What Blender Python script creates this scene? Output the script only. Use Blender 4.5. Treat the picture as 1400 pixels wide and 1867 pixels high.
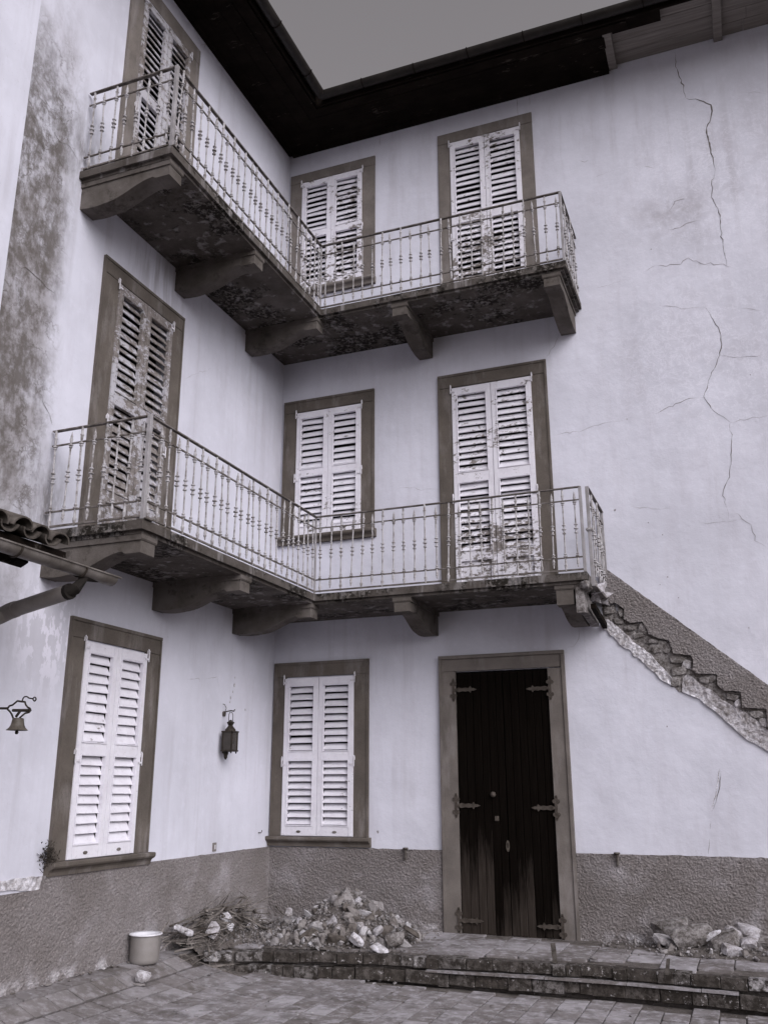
import bpy, bmesh, math, random
from mathutils import Vector, Matrix, noise
from math import sin, cos, pi, radians, sqrt

for o in list(bpy.data.objects):
    bpy.data.objects.remove(o, do_unlink=True)
scn = bpy.context.scene
col = scn.collection
random.seed(7)

# ------------------------------------------------------------------ camera
CAM = Vector((5.3562, -10.0851, 1.4721))
YAW, PITCH, ROLL, FPX = 0.3691, 0.2929, -0.0026, 1663.56      # focal length in photo pixels (1400 wide)
FWD = Vector((-sin(YAW) * cos(PITCH), cos(YAW) * cos(PITCH), sin(PITCH)))
_r = FWD.cross(Vector((0, 0, 1))).normalized()
_u = _r.cross(FWD)
RGT = _r * cos(ROLL) + _u * sin(ROLL)
UPV = -_r * sin(ROLL) + _u * cos(ROLL)
cam_d = bpy.data.cameras.new('camera')
cam_d.sensor_fit = 'HORIZONTAL'
cam_d.sensor_width = 36.0
cam_d.lens = 36.0 * FPX / 1400.0
cam_d.clip_start = 0.05
cam_d.clip_end = 3000
cam = bpy.data.objects.new('camera', cam_d)
col.objects.link(cam)
M = Matrix((RGT, UPV, -FWD)).transposed().to_4x4()
M.translation = CAM
cam.matrix_world = M
scn.camera = cam
scn.render.resolution_x, scn.render.resolution_y = 767, 1024

# ------------------------------------------------------------------ sky, sun, exposure
SUN_EL, SUN_AZ = radians(35), radians(126)      # azimuth clockwise from +y (towards the camera side)
world = bpy.data.worlds.new('World')
scn.world = world
world.use_nodes = True
wn = world.node_tree.nodes
wl = world.node_tree.links
bg = wn['Background']
sky = wn.new('ShaderNodeTexSky')
sky.sky_type = 'NISHITA'
sky.sun_disc = False
sky.sun_elevation = SUN_EL
sky.sun_rotation = SUN_AZ
sky.air_density = 1.0
sky.dust_density = 6.0
hs = wn.new('ShaderNodeHueSaturation')
hs.inputs['Saturation'].default_value = 0.06
hs.inputs['Value'].default_value = 1.0
tint = wn.new('ShaderNodeMixRGB')
tint.blend_type = 'MULTIPLY'
tint.inputs[0].default_value = 1.0
tint.inputs[2].default_value = (1.045, 0.972, 1.0, 1)
wl.new(sky.outputs[0], hs.inputs['Color'])
wl.new(hs.outputs[0], tint.inputs[1])
wl.new(tint.outputs[0], bg.inputs['Color'])
bg.inputs['Strength'].default_value = 0.105

sun_d = bpy.data.lights.new('sun', 'SUN')
sun_d.energy = 1.37
sun_d.angle = radians(62)
sun_d.color = (0.818, 0.90, 1.0)
sun = bpy.data.objects.new('sun', sun_d)
col.objects.link(sun)
sdir = Vector((sin(SUN_AZ) * cos(SUN_EL), cos(SUN_AZ) * cos(SUN_EL), sin(SUN_EL)))
sun.rotation_euler = sdir.to_track_quat('Z', 'Y').to_euler()
sun.location = (6, -9, 14)

scn.view_settings.view_transform = 'Standard'
scn.view_settings.look = 'None'
scn.view_settings.gamma = 1.0
scn.view_settings.use_curve_mapping = False
scn.view_settings.exposure = 0.12

# ------------------------------------------------------------------ photo pixel -> place on a wall or the ground
def pray(u, v):
    return FWD + RGT * ((u - 700) / FPX) - UPV * ((v - 933.5) / FPX)
def hit(u, v, ax, val):
    r = pray(u, v)
    return CAM + r * ((val - CAM[ax]) / r[ax])
def PR(u, v, y=0.0):
    p = hit(u, v, 1, y); return (p.x, p.z)
def PL(u, v, x=0.0):
    p = hit(u, v, 0, x); return (p.y, p.z)
def PG(u, v, z=0.0):
    p = hit(u, v, 2, z); return (p.x, p.y)

# ------------------------------------------------------------------ objects
WP = {}                                   # world position of every object made here
def _link(o, parent, pos):
    col.objects.link(o)
    WP[o.name] = Vector(pos)
    if parent is not None:
        o.parent = parent
        o.location = Vector(pos) - WP[parent.name]
    else:
        o.location = pos
    return o
def empty(name, pos, parent=None):
    o = bpy.data.objects.new(name, None)
    o.empty_display_size = 0.1
    return _link(o, parent, pos)
def tag(o, label=None, cat=None, group=None, kind=None):
    if label: o['label'] = label
    if cat: o['category'] = cat
    if group: o['group'] = group
    if kind: o['kind'] = kind
    return o
def inst(name, mesh, parent, pos, rot=(0, 0, 0), scale=(1, 1, 1)):
    o = bpy.data.objects.new(name, mesh)
    o.rotation_euler = rot
    o.scale = scale
    return _link(o, parent, pos)

class MB:
    def __init__(s):
        s.v = []; s.f = []
    def add(s, vs, fs):
        b = len(s.v)
        s.v += [Vector(p) for p in vs]
        s.f += [tuple(i + b for i in f) for f in fs]
        return s
    def box(s, x0, x1, y0, y1, z0, z1):
        return s.add([(x0, y0, z0), (x1, y0, z0), (x1, y1, z0), (x0, y1, z0), (x0, y0, z1), (x1, y0, z1), (x1, y1, z1), (x0, y1, z1)],
                     [(3, 2, 1, 0), (4, 5, 6, 7), (0, 1, 5, 4), (1, 2, 6, 5), (2, 3, 7, 6), (3, 0, 4, 7)])
    def bev(s, x0, x1, y0, y1, z0, z1, c):
        # box with chamfered edges
        vs = []; idx = {}
        for ix, (x, xi) in enumerate(((x0, x0 + c), (x1, x1 - c))):
            for iy, (y, yi) in enumerate(((y0, y0 + c), (y1, y1 - c))):
                for iz, (z, zi) in enumerate(((z0, z0 + c), (z1, z1 - c))):
                    for k, p in enumerate(((x, yi, zi), (xi, y, zi), (xi, yi, z))):
                        idx[ix, iy, iz, k] = len(vs); vs.append(p)
        g = lambda a, b, d, k: idx[a, b, d, k]
        fs = []
        for a in (0, 1):
            q = [g(a, 0, 0, 0), g(a, 1, 0, 0), g(a, 1, 1, 0), g(a, 0, 1, 0)]; fs.append(q if a else q[::-1])
            q = [g(0, a, 0, 1), g(1, a, 0, 1), g(1, a, 1, 1), g(0, a, 1, 1)]; fs.append(q[::-1] if a else q)
            q = [g(0, 0, a, 2), g(1, 0, a, 2), g(1, 1, a, 2), g(0, 1, a, 2)]; fs.append(q if a else q[::-1])
        for a in (0, 1):
            for b in (0, 1):
                fs.append([g(a, b, 0, 0), g(a, b, 1, 0), g(a, b, 1, 1), g(a, b, 0, 1)])
                fs.append([g(a, 0, b, 0), g(a, 1, b, 0), g(a, 1, b, 2), g(a, 0, b, 2)])
                fs.append([g(0, a, b, 1), g(1, a, b, 1), g(1, a, b, 2), g(0, a, b, 2)])
                for d in (0, 1):
                    fs.append([g(a, b, d, 0), g(a, b, d, 1), g(a, b, d, 2)])
        return s.add(vs, fs)
    def lathe(s, prof, n=10, c=(0, 0, 0), cap=True):
        b = []
        vs = []
        for r, z in prof:
            for k in range(n):
                a = 2 * pi * k / n
                vs.append((c[0] + r * cos(a), c[1] + r * sin(a), c[2] + z))
        fs = []
        for i in range(len(prof) - 1):
            for k in range(n):
                k2 = (k + 1) % n
                fs.append((i * n + k, i * n + k2, (i + 1) * n + k2, (i + 1) * n + k))
        if cap:
            fs.append(tuple(range(n))[::-1])
            fs.append(tuple((len(prof) - 1) * n + k for k in range(n)))
        return s.add(vs, fs)
    def tube(s, pts, r, n=6, cap=True, flat=None):
        pts = [Vector(p) for p in pts]
        rs = r if isinstance(r, (list, tuple)) else [r] * len(pts)
        vs = []
        up = None
        for i, p in enumerate(pts):
            t = (pts[min(i + 1, len(pts) - 1)] - pts[max(i - 1, 0)]).normalized()
            if up is None:
                a = Vector((0, 0, 1)) if abs(t.z) < 0.9 else Vector((1, 0, 0))
                up = t.cross(a).normalized()
            up = (up - t * up.dot(t)).normalized()
            w = t.cross(up)
            for k in range(n):
                an = 2 * pi * (k + 0.5) / n
                vs.append(p + (up * cos(an) + w * sin(an)) * rs[i])
        fs = []
        for i in range(len(pts) - 1):
            for k in range(n):
                k2 = (k + 1) % n
                fs.append((i * n + k, i * n + k2, (i + 1) * n + k2, (i + 1) * n + k))
        if cap:
            fs.append(tuple(range(n))[::-1]); fs.append(tuple((len(pts) - 1) * n + k for k in range(n)))
        return s.add(vs, fs)
    def prism(s, poly, fn, t0, t1):
        # polygon (a,b) extruded from t0 to t1; fn(a,b,t) -> xyz
        n = len(poly)
        vs = [fn(a, b, t0) for a, b in poly] + [fn(a, b, t1) for a, b in poly]
        fs = [tuple(range(n)), tuple(range(n, 2 * n))[::-1]]
        for k in range(n):
            k2 = (k + 1) % n
            fs.append((k2, k, n + k, n + k2))
        return s.add(vs, fs)
    def mesh(s, name, mat, smooth=False, origin=(0, 0, 0), fix=True):
        me = bpy.data.meshes.new(name)
        o = Vector(origin)
        me.from_pydata([p - o for p in s.v], [], s.f)
        if fix:
            bm = bmesh.new(); bm.from_mesh(me)
            bmesh.ops.recalc_face_normals(bm, faces=bm.faces)
            bm.to_mesh(me); bm.free()
        me.materials.append(mat)
        if smooth:
            for p in me.polygons: p.use_smooth = True
            if smooth == 'auto':
                try: me.set_sharp_from_angle(angle=radians(38))
                except Exception: pass
        me.update()
        return me
    def build(s, name, mat, parent=None, smooth=False, fix=True, base=False):
        lo = Vector((min(p.x for p in s.v), min(p.y for p in s.v), min(p.z for p in s.v)))
        hi = Vector((max(p.x for p in s.v), max(p.y for p in s.v), max(p.z for p in s.v)))
        c = (lo + hi) / 2
        if base: c.z = lo.z
        me = s.mesh(name, mat, smooth, c, fix)
        o = bpy.data.objects.new(name, me)
        return _link(o, parent, c)

# ------------------------------------------------------------------ materials
class NT:
    def __init__(s, m):
        s.t = m.node_tree; s.n = s.t.nodes; s.l = s.t.links
        s.geo = s.n.new('ShaderNodeNewGeometry')
        s.pos = s.geo.outputs['Position']
    def _in(s, sock, v):
        if hasattr(v, 'is_linked') or hasattr(v, 'links'): s.l.new(v, sock)
        elif isinstance(v, (tuple, list)) and len(v) == 3 and sock.type == 'RGBA': sock.default_value = (*v, 1)
        else: sock.default_value = v
    def map(s, scale=(1, 1, 1), loc=(0, 0, 0), vec=None, rot=(0, 0, 0)):
        n = s.n.new('ShaderNodeMapping'); s._in(n.inputs['Vector'], vec or s.pos)
        n.inputs['Scale'].default_value = scale; n.inputs['Location'].default_value = loc; n.inputs['Rotation'].default_value = rot
        return n.outputs[0]
    def noise(s, scale, detail=4, rough=0.55, vec=None, dist=0.0):
        n = s.n.new('ShaderNodeTexNoise'); s._in(n.inputs['Vector'], vec or s.pos)
        n.inputs['Scale'].default_value = scale; n.inputs['Detail'].default_value = detail
        n.inputs['Roughness'].default_value = rough; n.inputs['Distortion'].default_value = dist
        return n.outputs['Fac']
    def vor(s, scale, feature='F1', vec=None):
        n = s.n.new('ShaderNodeTexVoronoi'); s._in(n.inputs['Vector'], vec or s.pos)
        n.feature = feature; n.inputs['Scale'].default_value = scale
        return n.outputs['Distance']
    def ramp(s, fac, stops):
        n = s.n.new('ShaderNodeValToRGB'); s._in(n.inputs[0], fac)
        e = n.color_ramp.elements
        while len(e) < len(stops): e.new(0.5)
        for i, (p, c) in enumerate(stops):
            e[i].position = p
            e[i].color = (c, c, c, 1) if not isinstance(c, (tuple, list)) else (*c, 1)
        return n.outputs[0]
    def mix(s, fac, a, b, mode='MIX'):
        n = s.n.new('ShaderNodeMixRGB'); n.blend_type = mode
        s._in(n.inputs[0], fac); s._in(n.inputs[1], a); s._in(n.inputs[2], b)
        return n.outputs[0]
    def m(s, op, a, b=0.0, c=None):
        n = s.n.new('ShaderNodeMath'); n.operation = op
        s._in(n.inputs[0], a); s._in(n.inputs[1], b)
        if c is not None: s._in(n.inputs[2], c)
        return n.outputs[0]
    def sep(s):
        n = s.n.new('ShaderNodeSeparateXYZ'); s._in(n.inputs[0], s.pos); return n.outputs
    def rnd(s):
        return s.n.new('ShaderNodeObjectInfo').outputs['Random']
    def box(s, val, a, b, soft):
        # 1 inside [a,b], fading over soft
        n = s.n.new('ShaderNodeMapRange'); n.interpolation_type = 'SMOOTHSTEP'
        s._in(n.inputs[0], val); n.inputs[1].default_value = a - soft; n.inputs[2].default_value = a + soft
        k = s.n.new('ShaderNodeMapRange'); k.interpolation_type = 'SMOOTHSTEP'
        s._in(k.inputs[0], val); k.inputs[1].default_value = b + soft; k.inputs[2].default_value = b - soft
        return s.m('MULTIPLY', n.outputs[0], k.outputs[0])
    def blob(s, c, r):
        # 1 at c fading to 0 at distance (rx,ry,rz)
        v = s.map((1 / r[0], 1 / r[1], 1 / r[2]), (-c[0] / r[0], -c[1] / r[1], -c[2] / r[2]))
        n = s.n.new('ShaderNodeVectorMath'); n.operation = 'LENGTH'; s._in(n.inputs[0], v)
        k = s.n.new('ShaderNodeMapRange'); k.interpolation_type = 'SMOOTHSTEP'
        s._in(k.inputs[0], n.outputs['Value']); k.inputs[1].default_value = 1.0; k.inputs[2].default_value = 0.0
        return k.outputs[0]

def mat(name, fn, rough=0.9, spec=0.12, metal=0.0):
    m = bpy.data.materials.new(name)
    m.use_nodes = True
    t = NT(m)
    b = t.n['Principled BSDF']
    b.inputs['Roughness'].default_value = rough
    b.inputs['Metallic'].default_value = metal
    try: b.inputs['Specular IOR Level'].default_value = spec
    except Exception: pass
    r = fn(t)
    c, h = (r if isinstance(r, list) else [r, None])
    t._in(b.inputs['Base Color'], c)
    if h is not None:
        hs_, st, di = h
        bp = t.n.new('ShaderNodeBump')
        bp.inputs['Strength'].default_value = st; bp.inputs['Distance'].default_value = di
        t._in(bp.inputs['Height'], hs_); t.l.new(bp.outputs[0], b.inputs['Normal'])
    return m

PLA = (0.668, 0.668, 0.742)          # lavender grey limewash
DIRT = (0.120, 0.106, 0.097)

def plaster_common(t):
    c = t.mix(t.ramp(t.noise(0.9, 5, 0.6), [(0.35, 0.0), (0.66, 1.0)]), PLA, tuple(x * 0.84 for x in PLA))
    c = t.mix(t.m('MULTIPLY', t.ramp(t.noise(2.6, 6, 0.7, vec=t.map((1, 1, 0.22))), [(0.50, 0.0), (0.72, 1.0)]), 0.40), c, (0.46, 0.44, 0.485))
    c = t.mix(t.m('MULTIPLY', t.ramp(t.noise(9, 5, 0.65), [(0.55, 0.0), (0.68, 1.0)]), 0.18), c, (0.77, 0.76, 0.86))
    dr = t.m('MULTIPLY', t.ramp(t.noise(6, 4, 0.6, vec=t.map((1, 1, 0.05), (3, 3, 3))), [(0.52, 0.0), (0.66, 1.0)]), t.ramp(t.noise(0.8, 3, 0.5, vec=t.map(loc=(5, 5, 5))), [(0.45, 0.0), (0.6, 1.0)]))
    c = t.mix(t.m('MULTIPLY', dr, 0.24), c, (0.36, 0.34, 0.36))
    c = t.mix(t.m('MULTIPLY', t.ramp(t.noise(38, 3, 0.6), [(0.64, 0.0), (0.76, 1.0)]), 0.35), c, (0.36, 0.33, 0.34))
    return c

def f_wall_right(t):
    c = plaster_common(t)
    area = t.m('MAXIMUM', t.blob((5.6, 0, 8.4), (1.9, 9, 2.0)), t.blob((5.3, 0, 6.2), (1.9, 9, 2.2)))
    sc = t.ramp(t.m('ABSOLUTE', t.m('SUBTRACT', t.noise(5.5, 7, 0.72, dist=0.5), 0.5)), [(0.0, 1.0), (0.028, 0.0)])
    c = t.mix(t.m('MULTIPLY', t.m('MULTIPLY', sc, area), 0.42), c, (0.86, 0.85, 0.93))
    pt = t.ramp(t.noise(2.3, 5, 0.6, vec=t.map(loc=(7, 3, 1))), [(0.5, 0.0), (0.6, 1.0)])
    c = t.mix(t.m('MULTIPLY', t.m('MULTIPLY', pt, area), 0.22), c, (0.43, 0.41, 0.45))
    st = t.m('MULTIPLY', t.blob((5.2, 0, 8.05), (0.75, 9, 0.6)), t.ramp(t.noise(4, 6, 0.7), [(0.35, 0.0), (0.62, 1.0)]))
    c = t.mix(t.m('MULTIPLY', st, 0.6), c, (0.32, 0.30, 0.32))
    st = t.m('MULTIPLY', t.blob((5.95, 0, 2.6), (1.5, 9, 1.2)), t.ramp(t.noise(6, 6, 0.7), [(0.45, 0.0), (0.6, 1.0)]))
    c = t.mix(t.m('MULTIPLY', st, 0.3), c, (0.8, 0.78, 0.86))
    h = t.m('ADD', t.m('ADD', t.m('MULTIPLY', t.noise(1.1, 3, 0.5), 1.6), t.noise(3.2, 5, 0.6)), t.m('MULTIPLY', t.noise(45, 4, 0.6), 0.06))
    return [c, (h, 0.45, 0.026)]

def f_wall_left(t):
    c = plaster_common(t)
    s = t.sep()
    # grime running down beside the balconies
    zone = t.box(s[1], -5.2, -4.36, 0.20)
    vert = t.box(s[2], 3.2, 8.1, 0.9)
    big = t.noise(2.0, 8, 0.72, vec=t.map((1.5, 1.5, 0.75)))
    edge = t.blob((0, -4.93, 5.8), (9, 0.80, 2.9))
    k = t.ramp(t.m('ADD', t.m('MULTIPLY', edge, 0.40), big), [(0.42, 0.0), (0.64, 1.0)])
    k = t.m('MULTIPLY', t.m('MULTIPLY', k, zone), vert)
    k2 = t.m('MULTIPLY', k, t.ramp(t.noise(5, 9, 0.75, vec=t.map((1, 1, 0.7))), [(0.42, 0.15), (0.56, 1.0)]))
    c = t.mix(t.m('MULTIPLY', t.m('MULTIPLY', t.m('MULTIPLY', zone, vert), 0.75), t.ramp(t.noise(1.6, 7, 0.7, vec=t.map((1, 1, 0.7), (1, 1, 4))), [(0.43, 0.10), (0.57, 1.0)])), c, (0.29, 0.27, 0.272))
    c = t.mix(t.m('MULTIPLY', k2, 0.90), c, DIRT)
    vn = t.ramp(t.m('ABSOLUTE', t.m('SUBTRACT', t.noise(1.9, 6, 0.62, vec=t.map((1, 1, 0.75), (2, 5, 1)), dist=0.3), 0.5)), [(0.0, 1.0), (0.012, 0.75), (0.05, 0.0)])
    vn = t.m('MULTIPLY', t.m('MULTIPLY', vn, t.m('MULTIPLY', zone, vert)), t.ramp(t.noise(5, 5, 0.7), [(0.36, 0.0), (0.56, 1.0)]))
    c = t.mix(t.m('MULTIPLY', vn, 0.75), c, DIRT)
    nn = t.n.new('ShaderNodeTexNoise'); nn.inputs['Scale'].default_value = 2.6; nn.inputs['Detail'].default_value = 7; nn.inputs['Roughness'].default_value = 0.65; t.l.new(t.pos, nn.inputs['Vector'])
    wv = t.n.new('ShaderNodeVectorMath'); wv.operation = 'MULTIPLY_ADD'; t.l.new(nn.outputs['Color'], wv.inputs[0]); wv.inputs[1].default_value = (0.9, 0.9, 0.9); t.l.new(t.pos, wv.inputs[2])
    cr = t.ramp(t.vor(2.7, 'DISTANCE_TO_EDGE', vec=wv.outputs[0]), [(0.0, 1.0), (0.014, 0.8), (0.05, 0.0)])
    cr = t.m('MULTIPLY', t.m('MULTIPLY', cr, t.m('MULTIPLY', zone, vert)), t.ramp(t.noise(3.3, 5, 0.7, vec=t.map(loc=(8, 8, 8))), [(0.40, 0.0), (0.56, 1.0)]))
    c = t.mix(t.m('MULTIPLY', cr, 0.85), c, DIRT)
    # rust streaks at the end of each balcony
    for zz in (3.75, 7.3):
        st = t.m('MULTIPLY', t.blob((0, -4.2, zz), (9, 0.35, 0.75)), t.ramp(t.noise(5, 6, 0.7, vec=t.map((1, 1.5, 0.5))), [(0.38, 0.0), (0.6, 1.0)]))
        c = t.mix(t.m('MULTIPLY', st, 0.75), c, DIRT)
    # drip streaks under the top balcony
    dr = t.m('MULTIPLY', t.blob((0, -2.9, 6.75), (9, 0.75, 0.7)), t.ramp(t.noise(7, 4, 0.6, vec=t.map((1, 1, 0.10))), [(0.5, 0.0), (0.62, 1.0)]))
    c = t.mix(t.m('MULTIPLY', dr, 0.5), c, (0.22, 0.20, 0.20))
    # flaked paint near the ground floor window
    fl = t.m('MULTIPLY', t.blob((0, -4.0, 2.75), (9, 0.62, 0.75)), t.ramp(t.noise(6.5, 5, 0.62, vec=t.map((1, 1.4, 0.6))), [(0.515, 0.0), (0.53, 1.0)]))
    gr = t.blob((0, -4.25, 2.7), (9, 0.8, 0.9))
    c = t.mix(t.m('MULTIPLY', gr, 0.38), c, (0.42, 0.40, 0.43))
    c = t.mix(t.m('MULTIPLY', fl, 0.85), c, (0.76, 0.745, 0.83))
    h = t.m('ADD', t.m('MULTIPLY', t.noise(3.0, 5, 0.6), 1.0), t.m('MULTIPLY', t.noise(40, 4, 0.65), 0.08))
    return [c, (h, 0.45, 0.026)]

def f_rough(t):
    c = t.mix(t.ramp(t.noise(1.3, 5, 0.6), [(0.35, 0.0), (0.68, 1.0)]), (0.215, 0.192, 0.185), (0.285, 0.262, 0.262))
    c = t.mix(t.ramp(t.noise(60, 4, 0.7), [(0.38, 0.0), (0.62, 1.0)]), t.mix(0.55, c, (0.09, 0.08, 0.075)), c)
    c = t.mix(t.m('MULTIPLY', t.ramp(t.noise(2.2, 5, 0.6, vec=t.map(loc=(4, 9, 2))), [(0.53, 0.0), (0.70, 1.0)]), 0.6), c, (0.40, 0.38, 0.395))
    c = t.mix(t.m('MULTIPLY', t.ramp(t.noise(1.1, 7, 0.68, vec=t.map((1, 1, 1.4), (6, 2, 9))), [(0.50, 0.0), (0.66, 1.0)]), 0.5), c, (0.13, 0.115, 0.108))
    s = t.sep()
    base = t.m('MULTIPLY', t.box(s[2], -0.4, 0.07, 0.05), t.ramp(t.noise(4.5, 5, 0.7), [(0.48, 0.0), (0.6, 1.0)]))
    c = t.mix(t.m('MULTIPLY', base, 0.7), c, (0.55, 0.53, 0.55))
    return [c, (t.m('ADD', t.noise(55, 4, 0.65), t.m('MULTIPLY', t.noise(140, 3, 0.6), 0.4)), 0.9, 0.012)]

def f_stone(base):
    def f(t):
        c = t.mix(t.ramp(t.noise(3.0, 6, 0.62), [(0.33, 0.0), (0.7, 1.0)]), base, tuple(x * 1.55 for x in base))
        c = t.mix(t.m('MULTIPLY', t.ramp(t.noise(5, 5, 0.65, vec=t.map((1, 1, 0.25), (3, 1, 5))), [(0.52, 0.0), (0.72, 1.0)]), 0.55), c, (0.30, 0.275, 0.27))
        c = t.mix(t.m('MULTIPLY', t.ramp(t.noise(70, 3, 0.6), [(0.55, 0.0), (0.75, 1.0)]), 0.4), c, tuple(x * 0.5 for x in base))
        return [c, (t.noise(60, 4, 0.6), 0.4, 0.006)]
    return f

def f_paint(peel, seed, sh=1.0, zl=-9):
    # white paint over grey-brown wood, peeling
    def f(t):
        wood = t.mix(t.ramp(t.noise(14, 5, 0.7, vec=t.map((1, 1, 1), (seed, 0, 0))), [(0.35, 0.0), (0.65, 1.0)]), (0.13, 0.112, 0.100), (0.27, 0.245, 0.235))
        paint = t.mix(t.ramp(t.noise(6, 4, 0.6), [(0.4, 0.0), (0.7, 1.0)]), tuple(x * sh for x in (0.74, 0.725, 0.775)), tuple(x * sh for x in (0.66, 0.64, 0.69)))
        n1 = t.noise(19, 7, 0.76, vec=t.map((0.55, 0.55, 1.0), (seed * 1.7, seed, 3)))
        n2 = t.noise(1.7, 4, 0.6, vec=t.map((1, 1, 1), (seed, 2, seed)))
        a = 0.76 - peel * 0.34
        n1 = t.m('ADD', n1, t.m('MULTIPLY', t.box(t.sep()[2], -20, zl, 0.45), 0.10))
        k = t.ramp(t.m('ADD', n1, t.m('MULTIPLY', t.m('SUBTRACT', n2, 0.5), 0.55)), [(a - 0.025, 0.0), (a + 0.025, 1.0)])
        c = t.mix(k, paint, wood)
        c = t.mix(t.m('MULTIPLY', t.ramp(t.noise(30, 4, 0.7), [(0.55, 0.0), (0.72, 1.0)]), 0.25), c, (0.33, 0.30, 0.30))
        return [c, (t.m('SUBTRACT', t.m('MULTIPLY', t.noise(60, 3, 0.6), 0.3), k), 0.35, 0.004)]
    return f

def f_iron(t):
    c = t.mix(t.ramp(t.noise(16, 5, 0.7), [(0.46, 0.0), (0.68, 1.0)]), (0.42, 0.405, 0.415), (0.14, 0.122, 0.108))
    c = t.mix(t.m('MULTIPLY', t.ramp(t.noise(55, 4, 0.7), [(0.56, 0.0), (0.68, 1.0)]), 0.45), c, (0.10, 0.082, 0.07))
    return [c, (t.noise(120, 3, 0.6), 0.3, 0.003)]
def f_rail(t):
    c = t.mix(t.ramp(t.noise(9, 5, 0.7), [(0.42, 0.0), (0.62, 1.0)]), (0.085, 0.072, 0.062), (0.19, 0.172, 0.163))
    return [c, (t.noise(120, 3, 0.6), 0.3, 0.003)]
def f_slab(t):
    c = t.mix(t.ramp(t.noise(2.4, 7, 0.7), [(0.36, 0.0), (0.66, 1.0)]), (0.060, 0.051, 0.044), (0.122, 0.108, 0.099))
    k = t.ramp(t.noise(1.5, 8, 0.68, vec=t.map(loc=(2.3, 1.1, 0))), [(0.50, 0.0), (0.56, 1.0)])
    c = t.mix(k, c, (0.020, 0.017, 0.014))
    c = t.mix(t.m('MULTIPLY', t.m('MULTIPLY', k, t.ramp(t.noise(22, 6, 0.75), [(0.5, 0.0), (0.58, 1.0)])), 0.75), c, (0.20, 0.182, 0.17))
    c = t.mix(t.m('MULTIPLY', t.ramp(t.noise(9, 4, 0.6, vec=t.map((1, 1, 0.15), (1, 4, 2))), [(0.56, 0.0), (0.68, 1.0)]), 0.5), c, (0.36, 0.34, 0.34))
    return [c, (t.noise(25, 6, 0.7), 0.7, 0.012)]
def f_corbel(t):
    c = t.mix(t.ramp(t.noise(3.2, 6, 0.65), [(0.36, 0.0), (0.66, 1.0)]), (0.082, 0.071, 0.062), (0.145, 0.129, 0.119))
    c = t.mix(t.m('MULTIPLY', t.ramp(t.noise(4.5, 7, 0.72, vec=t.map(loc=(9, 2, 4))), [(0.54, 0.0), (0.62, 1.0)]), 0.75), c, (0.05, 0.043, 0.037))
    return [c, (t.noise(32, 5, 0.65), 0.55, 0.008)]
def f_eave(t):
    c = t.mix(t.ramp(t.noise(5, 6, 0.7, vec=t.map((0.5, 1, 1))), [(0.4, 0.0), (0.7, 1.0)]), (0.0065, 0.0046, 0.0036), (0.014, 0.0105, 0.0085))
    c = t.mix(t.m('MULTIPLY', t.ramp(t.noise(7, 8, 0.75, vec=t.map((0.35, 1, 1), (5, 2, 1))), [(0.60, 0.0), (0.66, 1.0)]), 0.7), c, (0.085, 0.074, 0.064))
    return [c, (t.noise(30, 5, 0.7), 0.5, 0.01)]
def f_board(t):
    g = t.noise(4, 6, 0.7, vec=t.map((0.4, 9, 9)))
    c = t.mix(t.ramp(g, [(0.35, 0.0), (0.68, 1.0)]), (0.17, 0.152, 0.136), (0.29, 0.265, 0.245))
    c = t.mix(t.rnd(), c, t.mix(1.0, c, (0.82, 0.82, 0.82), 'MULTIPLY'))
    return [c, (g, 0.4, 0.006)]
def f_door(t):
    s = t.sep()
    g = t.noise(3.5, 7, 0.7, vec=t.map((26, 26, 0.7)))
    dark = t.mix(t.ramp(g, [(0.4, 0.0), (0.75, 1.0)]), (0.0030, 0.0021, 0.0016), (0.008, 0.006, 0.0048))
    worn = t.mix(t.ramp(g, [(0.3, 0.0), (0.7, 1.0)]), (0.016, 0.012, 0.0098), (0.052, 0.043, 0.037))
    # weathering: the varnish is gone low down, board by board
    lift = t.m('MULTIPLY', t.m('SUBTRACT', t.rnd(), 0.35), 1.05)
    lv = t.m('SUBTRACT', t.m('ADD', 0.42, lift), s[2])
    k = t.ramp(t.m('ADD', t.m('MULTIPLY', lv, 0.9), t.m('MULTIPLY', t.noise(6, 5, 0.7, vec=t.map((6, 6, 0.6))), 1.0)), [(0.42, 0.0), (0.85, 1.0)])
    return [t.mix(k, dark, worn), (g, 0.4, 0.004)]
def f_paver(t):
    r = t.rnd()
    c = t.ramp(r, [(0.0, (0.17, 0.153, 0.147)), (0.4, (0.235, 0.216, 0.218)), (0.8, (0.30, 0.282, 0.292)), (1.0, (0.38, 0.362, 0.378))])
    d = t.ramp(t.noise(1.1, 7, 0.68), [(0.44, 0.0), (0.64, 1.0)])
    c = t.mix(t.m('MULTIPLY', d, 0.72), c, (0.105, 0.092, 0.086))
    c = t.mix(t.m('MULTIPLY', t.ramp(t.noise(12, 6, 0.72), [(0.48, 0.0), (0.62, 1.0)]), 0.6), c, (0.43, 0.415, 0.44))
    c = t.mix(t.m('MULTIPLY', t.ramp(t.noise(4.5, 7, 0.72, vec=t.map(loc=(3, 8, 1))), [(0.50, 0.0), (0.62, 1.0)]), 0.6), c, (0.085, 0.074, 0.068))
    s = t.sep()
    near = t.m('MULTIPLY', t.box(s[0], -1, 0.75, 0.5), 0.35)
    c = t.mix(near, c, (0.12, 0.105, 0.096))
    return [c, (t.noise(45, 5, 0.7), 0.5, 0.006)]
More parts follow.
